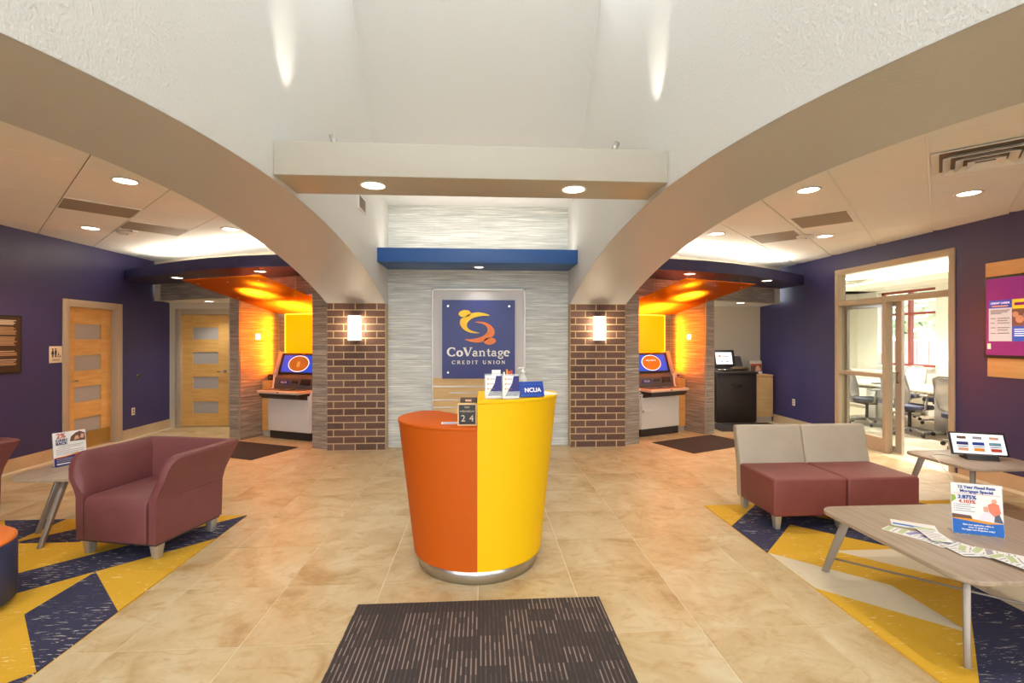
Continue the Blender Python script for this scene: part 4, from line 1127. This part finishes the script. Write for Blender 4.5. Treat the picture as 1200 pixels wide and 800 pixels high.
# ================================================================== SEATING
def tub_chair(label, x, y, rz, group=None):
    """front towards local -y, origin at the floor under the middle"""
    t = thing('tub_armchair', label, 'armchair', (x, y, ZCP), rz, group)
    W, D = .335, .31
    path = []
    # left front -> left back -> right back -> right front; (x, y, outward normal x, y, height factor)
    for f, hf in ((0, .45), (.012, .70), (.035, .86), (.07, .96), (.11, 1.0), (.3, 1.0)): path.append((-W, -D+f, -1, 0, hf))
    path += [(-W, D-.03, -1, 0, 1), (-W+.004, D-.004, -.8, .6, 1), (-W+.03, D, -.0, 1, 1), (0, D, 0, 1, 1), (W-.03, D, 0, 1, 1), (W-.004, D-.004, .8, .6, 1), (W, D-.03, 1, 0, 1)]
    for f, hf in ((.3, 1.0), (.11, 1.0), (.07, .96), (.035, .86), (.012, .70), (0, .45)): path.append((W, -D+f, 1, 0, hf))
    prof = [(0, .12), (.004, .30), (.006, .42), (.022, .50), (.052, .59), (.088, .68), (.100, .715), (.092, .73), (.045, .735), (.030, .725), (.005, .66), (-.03, .56), (-.055, .48), (-.06, .40), (-.06, .12)]
    rings = []
    for (px, py, nx, ny, hf) in path:
        k = 1.25 if abs(nx) == .8 else 1.0
        ring = []
        for o, z in prof:
            zz = z if z < .42 else .42+(z-.42)*hf
            oo = o*k if z < .42 else o*k*(.35+.65*hf) if o > 0 else o
            ring.append((px+nx*oo, py+ny*oo, zz))
        rings.append(ring)
    sh = MB().loft(rings, True).build('arm_shell', maroon, t); sharpen(sh, 38)
    cr = []
    for zz, g in ((.12, .0), (.36, .0), (.40, -.006), (.425, -.025), (.432, -.06)):
        cr.append([(-W+.075, -D-.01-g, zz), (W-.075, -D-.01-g, zz), (W-.075, D-.05, zz), (-W+.075, D-.05, zz)])
    MB().loft(cr, False).build('seat', maroon, t, bevel=.012, seg=3)
    MB().box(-W+.01, W-.01, -D+.01, D-.02, .105, .13).build('base', charcoal, t)
    for sx in (-1, 1):
        for sy in (-1, 1):
            cx, cy = sx*(W-.05), sy*(D-.06)
            MB().loft([[(cx+a*.022, cy+b*.022, 0) for a, b in ((-1, -1), (1, -1), (1, 1), (-1, 1))], [(cx+a*.034, cy+b*.034, .108) for a, b in ((-1, -1), (1, -1), (1, 1), (-1, 1))]], False).build('leg', alu, t, bevel=.003)
    # seam between upper band and lower panel
    for s in (-1, 1): MB().tube([(s*(W+.006), -D+.02, .425), (s*(W+.006), D-.08, .425)], .004, 6).build('seam', maroon, t)
    return t
tub_chair('maroon tub armchair standing beside the table with the cash back sign', -2.55, 3.92, R(-13))
tub_chair('maroon tub armchair cut off behind the ottoman', -4.40, 4.04, R(-10))

def armless_seat(t, x0, x1):
    """one upholstered unit, front at local y=0, back at y=.62"""
    sc = []
    m = MB().box(x0+.004, x1-.004, 0, .56, .115, .425)
    m.build('seat', brick_red, t, bevel=.022, seg=4)
    # leaning back
    prof = [(.40, .42), (.455, .42), (.50, .115), (.585, .115), (.60, .40), (.685, .735), (.665, .765), (.625, .76), (.55, .60), (.475, .435)]
    prof = [(.50, .115), (.585, .115), (.60, .40), (.66, .735), (.645, .765), (.595, .76), (.52, .43)]
    MB().prism_axis(prof, x0+.002, x1-.002, 'x').build('backrest', stone_vinyl, t, bevel=.016, seg=3)
def legs(t, spots, m, h=.116, r0=.02, r1=.03):
    for cx, cy in spots:
        MB().loft([[(cx+a*r0, cy+b*r0, 0) for a, b in ((-1, -1), (1, -1), (1, 1), (-1, 1))], [(cx+a*r1, cy+b*r1, h) for a, b in ((-1, -1), (1, -1), (1, 1), (-1, 1))]], False).build('leg', m, t, bevel=.003)
t = thing('armless_sofa', 'two seat armless sofa with beige backs and brick red seats', 'sofa', (2.38, 3.80, ZCP))
armless_seat(t, 0, .635); armless_seat(t, .635, 1.27)
legs(t, [(.06, .06), (.60, .06), (.67, .06), (1.21, .06), (.06, .55), (.60, .55), (.67, .55), (1.21, .55)], alu)
t = thing('armless_chair', 'single brick red armless seat at the far corner of the coffee table', 'chair', (4.06, 3.36, ZCP), R(-90))
armless_seat(t, 0, .635); legs(t, [(.06, .06), (.57, .06), (.06, .55), (.57, .55)], alu)

t = thing('ottoman', 'round ottoman with blue side and orange top', 'ottoman', (-3.115, 2.93, ZCP))
blue_vinyl = mat('blue_vinyl', (58, 66, 104), .5, bump=(260, .08)); orange_vinyl = mat('orange_vinyl', (240, 126, 40), .5, bump=(260, .08))
MB().lathe([(.33, .02), (.345, .03), (.345, .36), (.342, .372), (.33, .378)], n=48).build('side', blue_vinyl, t)
MB().lathe([(.343, .372), (.343, .382), (.325, .396), (.2, .402), (.02, .404)], n=48).build('top', orange_vinyl, t)
MB().lathe([(.30, 0), (.30, .02), (.28, .02)], n=32).build('glide_base', charcoal, t)

# ================================================================== TABLES
def rrect(x0, x1, y0, y1, r, n=7):
    out = []
    for cx, cy, a0 in ((x1-r, y1-r, 0), (x0+r, y1-r, 90), (x0+r, y0+r, 180), (x1-r, y0+r, 270)):
        out += [(cx+r*math.cos(R(a0+90*i/n)), cy+r*math.sin(R(a0+90*i/n))) for i in range(n+1)]
    return out
def table(name, label, x0, x1, y0, y1, h, inset=.13, splay=.09, brace=True, r=.12, cat='table', z=ZCP, tops=None, rz=0):
    cx, cy = (x0+x1)/2, (y0+y1)/2
    t = thing(name, label, cat, (cx, cy, z), rz)
    a, b = (x1-x0)/2, (y1-y0)/2
    MB().prism(rrect(-a, a, -b, b, r), h-.024, h).build('tabletop', grey_wood, t, bevel=.004)
    MB().prism(rrect(-a+.05, a-.05, -b+.05, b-.05, r), h-.034, h-.024).build('under_frame', grey_leg, t)
    ft = {}
    for sx in (-1, 1):
        for sy in (-1, 1):
            tp = Vector((sx*(a-inset), sy*(b-inset), h-.03)); f = Vector((sx*(a-inset+splay), sy*(b-inset+splay), 0)); ft[sx, sy] = (tp, f)
            d = (f-tp); ang = math.atan2(sy, sx)
            q = Vector((-math.sin(ang), math.cos(ang), 0)); u = Vector((math.cos(ang), math.sin(ang), 0))
            def sq(p, wq, wu): return [tuple(p+q*wq*i+u*wu*j) for i, j in ((-1, -1), (1, -1), (1, 1), (-1, 1))]
            MB().loft([sq(f, .014, .022), sq(tp, .016, .028)], False).build('leg', grey_leg, t, bevel=.004)
    if brace:
        k = .42
        for p, q in (((-1, 1), (1, -1)), ((-1, -1), (1, 1))):
            A = ft[p][1].lerp(ft[p][0], k*.6); B = ft[q][1].lerp(ft[q][0], k*.6)
            MB().tube([A, B], .007, 8).build('brace', grey_leg, t)
    return t
table('coffee_table', 'square grey wood coffee table spread with leaflets', 2.28, 3.40, 2.13, 3.17, .425)
table('end_table', 'grey wood end table carrying the tablet', 4.20, 4.98, 3.88, 4.60, .455, brace=False, inset=.12, z=ZCP)
# left end table, rounder
t = thing('side_table', 'rounded grey wood side table between the maroon armchairs', 'table', (-3.38, 4.30, ZCP))
MB().prism(rrect(-.41, .36, -.30, .34, .22, 9), .45, .472).build('tabletop', grey_wood, t, bevel=.004)
MB().prism(rrect(-.30, .28, -.2, .25, .15, 6), .442, .45).build('under_frame', grey_leg, t)
for tp, f in (((.03, -.20), (.06, -.46)), ((-.12, -.06), (-.21, -.17)), ((.12, .16), (.26, .36)), ((-.12, .16), (-.26, .36))):
    A = Vector((*tp, .443)); B = Vector((*f, 0)); u = Vector((f[0]-tp[0], f[1]-tp[1], 0)).normalized(); q = Vector((-u.y, u.x, 0))
    sq = lambda p, wq, wu: [tuple(p+q*wq*i+u*wu*j) for i, j in ((-1, -1), (1, -1), (1, 1), (-1, 1))]
    MB().loft([sq(B, .016, .016), sq(A, .018, .024)], False).build('leg', grey_leg, t, bevel=.004)

# printed signs in clear stands
def stand_sign(label, p0, p1, z, h=.295, lean=6):
    a = math.atan2(p1[1]-p0[1], p1[0]-p0[0]); w_ = .235
    t = thing('acrylic_sign', label, 'sign', ((p0[0]+p1[0])/2, (p0[1]+p1[1])/2, z), a)
    M = Matrix.Rotation(R(-lean), 3, 'X')
    MB().obox(M @ Vector((0, .002, h/2)), (w_+.008, .003, h), M).build('stand', clear_pl, t)
    bx(-w_/2, w_/2, -.01, .07, 0, .003).build('foot', clear_pl, t)
    MB().obox(M @ Vector((0, -.001, h/2+.003)), (w_, .0015, h-.01), M).build('sheet', paper, t)
    def flat(x0, x1, z0, z1, m_, nm='print', lift=0):
        MB().obox(M @ Vector(((x0+x1)/2, -.0022-lift, (z0+z1)/2)), (x1-x0, .0008, z1-z0), M).build(nm, m_, t)
    def poly(pts, m_, nm='print', lift=0):
        n = len(pts); mb = MB()
        mb.loft([[tuple(M @ Vector((x, -.0018-lift-d, zz))) for x, zz in pts] for d in (0, .0008)], False); mb.build(nm, m_, t)
    def txt(s_, sz, m_, x, zz, sx=1, bold=0): text(s_, sz, m_, t, M @ Vector((x, -.0048, zz)), (R(90-lean), 0, 0), sx=sx, bold=bold)
    return t, flat, poly, txt
t, flat, poly, txt = stand_sign('mortgage rate sign in clear stand on the coffee table', (2.78, 2.69), (3.0, 2.59), .425+ZCP)
txt('12 Year Fixed Rate', .0225, ink_blue, .0, .272, 1, .0006); txt('Mortgage Special', .0225, ink_blue, .0, .249, 1, .0006)
flat(-.11, .11, .2335, .235, ink_red)
txt('3.875%', .030, ink_blue, -.045, .214, 1, .0008); txt('4.103%', .027, ink_red, -.045, .188, 1, .0006)
poly([(-.117, .225), (-.10, .222), (-.095, .2), (-.117, .18)], ink_green)
for k in range(4): flat(-.10, -.03+.02*(k % 2), .168-k*.012, .172-k*.012, ink_grey); flat(-.108, -.104, .168-k*.012, .172-k*.012, ink_red)
poly([(-.117, .115), (-.03, .11), (-.02, .085), (-.117, .09)], ink_brown)
poly([(.0, .095), (.03, .135), (.06, .14), (.08, .10), (.07, .085)], mat('ink_pale', (238, 228, 236), .6), lift=.0006)
poly([(.055, .14), (.05, .18), (.075, .195), (.10, .185), (.108, .14), (.09, .10)], mat('ink_coral', (236, 130, 100), .6), lift=.0009)
poly([(.068, .195), (.07, .212), (.085, .215), (.093, .2), (.085, .19)], ink_skin, lift=.0012)
poly([(.03, .14), (.028, .165), (.045, .172), (.056, .155), (.048, .138)], ink_skin, lift=.0012)
poly([(.075, .085), (.08, .12), (.10, .13), (.117, .08)], mat('ink_slate', (90, 96, 110), .6), lift=.0012)
poly([(-.117, .005), (.117, .005), (.117, .078), (.05, .07), (-.03, .078), (-.117, .088)], ink_mid, lift=.0015)
poly([(-.117, .088), (-.03, .078), (.05, .07), (.117, .078), (.06, .082), (-.02, .092), (-.117, .092)], ink_orange, lift=.0017)
for k, s_ in enumerate(('Start your application online at', 'www. or speak to a', 'Mortgage Loan Originator today!')): txt(s_, .0125, paper, 0, .058-k*.014, .9, .0003)
t, flat, poly, txt = stand_sign('cash back sign in clear stand on the rounded side table', (-3.645, 4.35), (-3.545, 4.562), .472+ZCP)
txt('2%', .055, ink_red, -.062, .262, 1, .001); txt('CASH', .032, ink_navy, -.06, .224, 1, .001); txt('BACK', .032, ink_navy, -.06, .196, 1, .001)
poly([(-.0, .205), (.01, .245), (.045, .275), (.075, .285), (.112, .265), (.114, .2)], ink_brown)
poly([(.03, .21), (.04, .245), (.06, .25), (.07, .22)], ink_skin, lift=.001); poly([(.075, .225), (.085, .26), (.105, .255), (.1, .22)], ink_skin, lift=.001)
for k, (a_, b_) in enumerate(((-.08, .10), (-.09, .08), (-.10, .0), (-.1, .1), (-.1, .1), (-.1, .06))): flat(a_, b_, .172-k*.014, .176-k*.014, ink_grey)
poly([(-.117, .005), (.117, .005), (.117, .095), (.05, .092), (-.04, .078), (-.117, .075)], ink_navy, lift=.0012)
poly([(-.117, .075), (-.04, .078), (.05, .092), (.117, .095), (.05, .102), (-.03, .088), (-.117, .082)], ink_orange, lift=.0014)
for k in range(3): flat(-.10, .09-.03*k, .062-k*.012, .067-k*.012, ink_grey, lift=.0022)
flat(-.10, .06, .018, .028, paper, lift=.0022)
t, flat, poly, txt = stand_sign('photo leaflet in clear stand on the cabinet by the coin machine', (5.25, 9.12), (5.46, 9.12), .905, .26)
flat(-.115, .115, .20, .255, mat('ink_sand', (222, 206, 186), .6)); flat(-.115, .115, .05, .20, ink_brown); poly([(-.02, .06), (.0, .15), (.05, .17), (.09, .11), (.09, .06)], ink_skin, lift=.0008); flat(-.115, .115, .17, .2, ink_red, lift=.0006)

# leaflets spread on the coffee table
ZT = .425+ZCP
ink_pg = mat('ink_pale_green', (190, 204, 150), .6); ink_lav = mat('ink_lavender', (150, 140, 190), .6)
def leaflet(label, x, y, rz, k, group, big=False):
    t = thing('leaflet', label, 'leaflet', (x, y, ZT+k*.0016), R(rz), group)
    w_, l = (.10, .21)
    sh = bx(-w_/2, w_/2, -l/2, l/2, 0, .0014).build('sheet', paper, t)
    c = random.choice([ink_pg, ink_grey, ink_pg, ink_lav]); c2 = random.choice([ink_grey, ink_skin, ink_pg])
    z0, z1 = .0014, .0018
    bx(-w_/2+.004, w_/2-.004, l/2-.035, l/2-.006, z0, z1).build('heading', c, sh)
    for i in range(6): bx(-w_/2+.010, w_/2-.012-.02*(i % 3 == 1), l/2-.055-i*.022, l/2-.049-i*.022, z0, z1).build('text_line', ink_grey, sh)
    bx(-w_/2+.012, w_/2-.03, -l/2+.012, -l/2+.024, z0, z1).build('footer', c2, sh)
gl = 'white leaflet with coloured print in the fan on the coffee table'
spots = [(2.50, 2.70, 28), (2.545, 2.65, 34), (2.545, 2.60, 10), (2.60, 2.56, 18), (2.585, 2.48, -6), (2.64, 2.46, 20), (2.66, 2.40, 40), (2.70, 2.36, 30), (2.75, 2.34, 48), (2.70, 2.27, 12), (2.78, 2.26, 55), (2.60, 2.63, -20)]
for k, (x, y, a) in enumerate(spots): leaflet(gl, x, y, a, k, 'fan of leaflets on the coffee table')
t = thing('leaflet_stack', 'small stack of green edged leaflets apart from the fan', 'leaflets', (2.63, 2.79, ZT), R(52))
for k in range(4): bx(-.05, .05, -.108, .108, k*.003, k*.003+.0026).build('sheet', paper if k else ink_green, t, (0, 0, 0), R(k*1.5-2))
bx(-.046, -.02, -.10, .10, .0118, .0124).build('print', ink_mid, t)

# tablet on a stand
ZE = .455+ZCP
t = thing('tablet', 'tablet on a dark stand showing a page of tiles', 'tablet', (4.62, 4.20, ZE), R(-22))
Mt = Matrix.Rotation(R(-22), 3, 'X')
def ont(u, v, d): return Vector((u, 0, .045))+Mt @ Vector((0, d, v))
MB().prism_axis([(-.05, 0), (.10, 0), (.09, .02), (.0, .05), (-.03, .045)], -.12, .12, 'x').build('stand', charcoal, t, bevel=.004)
MB().obox(ont(0, .10, .006), (.43, .012, .215), Mt).build('body', dark, t, bevel=.004)
MB().obox(ont(0, .10, .0135), (.434, .004, .219), Mt).build('back_case', alu, t, bevel=.002)
dsp = MB().obox(ont(0, .10, -.0005), (.395, .002, .185), Mt).build('display', e_('tablet_white', (232, 234, 236), .45), t)
def tt(u, v, ww, hh, m_): MB().obox(Vector((u, 0, 0))+ont(0, .10+v, -.002), (ww, .001, hh), Mt).build('display_tile', m_, dsp)
for k, u in enumerate((-.12, .0, .125)):
    tt(u, .055, .07, .025, (ink_brown, ink_grey, ink_skin)[k]); tt(u, .0, .09, .03, (ink_navy, ink_blue, mat('ink_teal', (120, 160, 175), .5))[k]); tt(u, -.055, .08, .03, (ink_skin, ink_orange, ink_red)[k]); tt(u, -.028, .085, .008, ink_navy)
cb = MB().tube([(4.50, 4.36, ZE+.004), (4.40, 4.42, ZE+.004), (4.28, 4.36, ZE+.004), (4.20, 4.20, ZE+.004), (4.185, 4.15, ZE-.03), (4.20, 4.05, .3), (4.24, 3.98, .14), (4.3, 3.9, ZCP+.004), (4.5, 3.9, ZCP+.004)], .0035, 6).build('charging_cable', white_pl); tag(cb, 'thin white cable hanging from the end table', 'cable')

# ================================================================== CONFERENCE ROOM FURNITURE
mesh_grey = mat('chair_grey', (168, 164, 156), .45); seat_navy = mat('seat_slate', (72, 76, 96), .8); back_mesh = mat('mesh_back', (206, 204, 198), .7, alpha=.75)
def task_chair():
    t = thing('task_chair', 'x', 'chair')
    for k in range(5):
        a = R(90+72*k); c, s = math.cos(a), math.sin(a)
        ba = MB().tube([(0, 0, .11), (.16*c, .16*s, .10), (.31*c, .31*s, .075)], .022, 8, .014).build('base_arm', mesh_grey, t)
        MB().tube([(.31*c-.014*s, .31*s+.014*c, .03), (.31*c+.014*s, .31*s-.014*c, .03)], .03, 12).build('caster', charcoal, ba)
    MB().tube([(0, 0, .09), (0, 0, .40)], .026, 12).build('gas_post', charcoal, t)
    bx(-.12, .12, -.12, .12, .38, .43).build('tilt_box', charcoal, t, bevel=.01)
    MB().prism(rrect(-.25, .25, -.25, .24, .1), .43, .50).build('seat', seat_navy, t, bevel=.02, seg=3)
    # back frame leans to +y
    def bp(x, z): return (x, .24+.10*(z-.5)/.5+.05*(1-abs(x)/.24)*1, z)
    fr = [bp(-.20, .56), bp(-.235, .75), bp(-.21, 1.0), bp(-.1, 1.04), bp(.1, 1.04), bp(.21, 1.0), bp(.235, .75), bp(.20, .56), bp(.08, .53), bp(-.08, .53), bp(-.20, .56)]
    MB().tube(fr, .016, 8).build('back_frame', mesh_grey, t)
    m = MB(); rows = []
    for zz in (.55, .65, .78, .9, 1.02): rows.append([bp(x, zz) for x in (-.21, -.1, 0, .1, .21)])
    o = len(m.v)
    for r_ in rows: m.v += r_
    for j in range(4):
        for i in range(4): m.f.append([o+j*5+i, o+j*5+i+1, o+j*5+5+i+1, o+j*5+5+i]); m.sm.append(True)
    mm = m.build('back_mesh', back_mesh, t); sl = mm.modifiers.new('t', 'SOLIDIFY'); sl.thickness = .006
    MB().tube([(0, .1, .41), (0, .27, .43), (0, .30, .60)], .03, 8, .02).build('back_stem', mesh_grey, t)
    for s in (-1, 1):
        MB().tube([(s*.12, .03, .41), (s*.27, .03, .44), (s*.285, .0, .66)], .018, 8).build('arm_post', mesh_grey, t)
        bx(s*.285-.04, s*.285+.04, -.16, .12, .66, .69).build('arm_pad', mesh_grey, t, bevel=.01)
    return t
proto = task_chair(); used = False
for (x, y, rz, lab) in ((7.15, 8.55, 80, 'grey task chair on the near side of the conference table, farther from the door'),
                        (7.12, 7.62, 98, 'grey task chair on the near side of the conference table, beside the door'),
                        (6.98, 6.5, 92, 'grey task chair on the near side of the conference table, at its entrance end'),
                        (8.42, 9.20, -85, 'grey task chair below the far window of the conference room'),
                        (8.45, 8.32, -95, 'grey task chair across the conference table, between the windows'),
                        (8.48, 7.3, -88, 'grey task chair across the conference table, under the second window')):
    o = proto if not used else dup(proto)
    used = True
    o.location = (x, y, 0); o.rotation_euler = (0, 0, R(rz)); o['label'] = lab; o['group'] = 'chairs round the conference table'
t = thing('conference_table', 'long cream conference table seen through the glazed front', 'table', (7.72, 7.75, 0))
MB().prism(rrect(-.58, .58, -1.95, 1.95, .25), .715, .745).build('tabletop', mat('pale_top', (226, 210, 178), .35), t, bevel=.004)
for yy in (-1.5, -.15, 1.3):
    bx(-.07, .07, yy-.12, yy+.12, .03, .70).build('pedestal', alu, t, bevel=.01)
    bx(-.35, .35, yy-.06, yy+.06, 0, .04).build('foot', alu, t, bevel=.01)
    MB().prism_axis([(-.4, .70), (.4, .70), (.1, .60), (-.1, .60)], yy-.05, yy+.05, 'y').build('bracket', alu, t)
for k, (x, y) in enumerate(((7.5, 8.6), (7.95, 7.6))):
    o = bx(-.16, .16, -.11, .11, 0, .02).build('notebook', charcoal, None, (x, y, .745), R(20+40*k)); tag(o, 'dark notebook on the conference table, %s' % ('far end' if k == 0 else 'middle'), 'notebook')
t = thing('credenza', 'white low credenza under the far conference window', 'credenza', (8.96, 10.25, 0))
bx(-.22, .22, -.75, .75, .06, .86).build('body', white_room, t); bx(-.24, .22, -.77, .77, .86, .89).build('top', white_room, t); bx(-.2, .2, -.73, .73, 0, .06).build('toe_kick', alu, t)
for k in range(3): bx(-.235, -.22, -.74+k*.495, -.25+k*.495, .08, .84).build('door', white_room, t)
cl = thing('cove_lamp', 'glowing cove strip above the conference room step', 'light', (CX1-.6, 6.8, 2.83))
bx(-.02, .02, -4.2, 4.2, 0, .015).build('strip', cove_strip, cl)
lamp('AREA', 'led', cl, (0, 0, .02), 110, (1, .93, .8), rot=(R(180), 0, 0), sx=.1, sy=8.4)
for k, y in enumerate((5.2, 7.6, 9.8)):  # ceiling lamps added to push the conference room towards white
    downlight(7.3, y, 2.999, 420, 'recessed lamp added in the conference ceiling to brighten the room', 'lamps added to brighten the conference room', .085, 130, (1, .93, .82))

# ================================================================== OUTSIDE THE WINDOWS
leaf_m = mat('overexposed_leaf', (222, 228, 205), .8, var=(3, (196, 208, 172)), coord='pos')  # overexposure painted into the leaf colour, green lifted almost to white
bark = mat('bark', (110, 92, 76), .9)
def tree(x, y, h, r, lab):
    t = thing('tree', lab, 'tree', (x, y, -.2))
    MB().tube([(0, 0, 0), (.05, .03, h*.35), (0, .06, h*.62)], .13, 8, .06).build('trunk', bark, t)
    m = MB()
    for k in range(420):
        a, b = random.random()*6.283, math.acos(2*random.random()-1); q = r*(.55+.45*random.random())
        p = Vector((q*math.sin(b)*math.cos(a), q*math.sin(b)*math.sin(a), h*.62+q*.9*math.cos(b)))
        d1 = Vector((random.random()-.5, random.random()-.5, random.random()-.5)).normalized()*.2; d2 = d1.cross(Vector((random.random()-.5, random.random()-.5, random.random()-.5))).normalized()*.13
        o = len(m.v); m.v += [tuple(p-d1), tuple(p+d2), tuple(p+d1), tuple(p-d2)]; m.f.append([o, o+1, o+2, o+3]); m.sm.append(False)
    o = m.build('foliage', leaf_m, t); o['kind'] = 'stuff'
tree(16.0, 15.4, 5.0, 1.2, 'leafy green tree outside, left of the window mullion'); tree(17.2, 18.6, 4.8, 1.4, 'leafy green tree outside, farther along the fence')
tree(15.6, 12.4, 4.8, 1.3, 'leafy green tree outside, right of the window mullion')
fence_m = mat('fence_red', (214, 168, 158), .8)
t = thing('board_fence', 'reddish board fence outside the conference window', 'fence', (14.2, 14.5, -.2))
fme = bx(-.02, .02, -.19, .19, 0, 1.75).mesh('board', fence_m)
for k in range(20): piece('board', fme, t, (0, -4+k*.42, 0))
bx(.02, .06, -4.2, 4.2, .3, .4).build('rail', fence_m, t); bx(.02, .06, -4.2, 4.2, 1.4, 1.5).build('rail', fence_m, t)
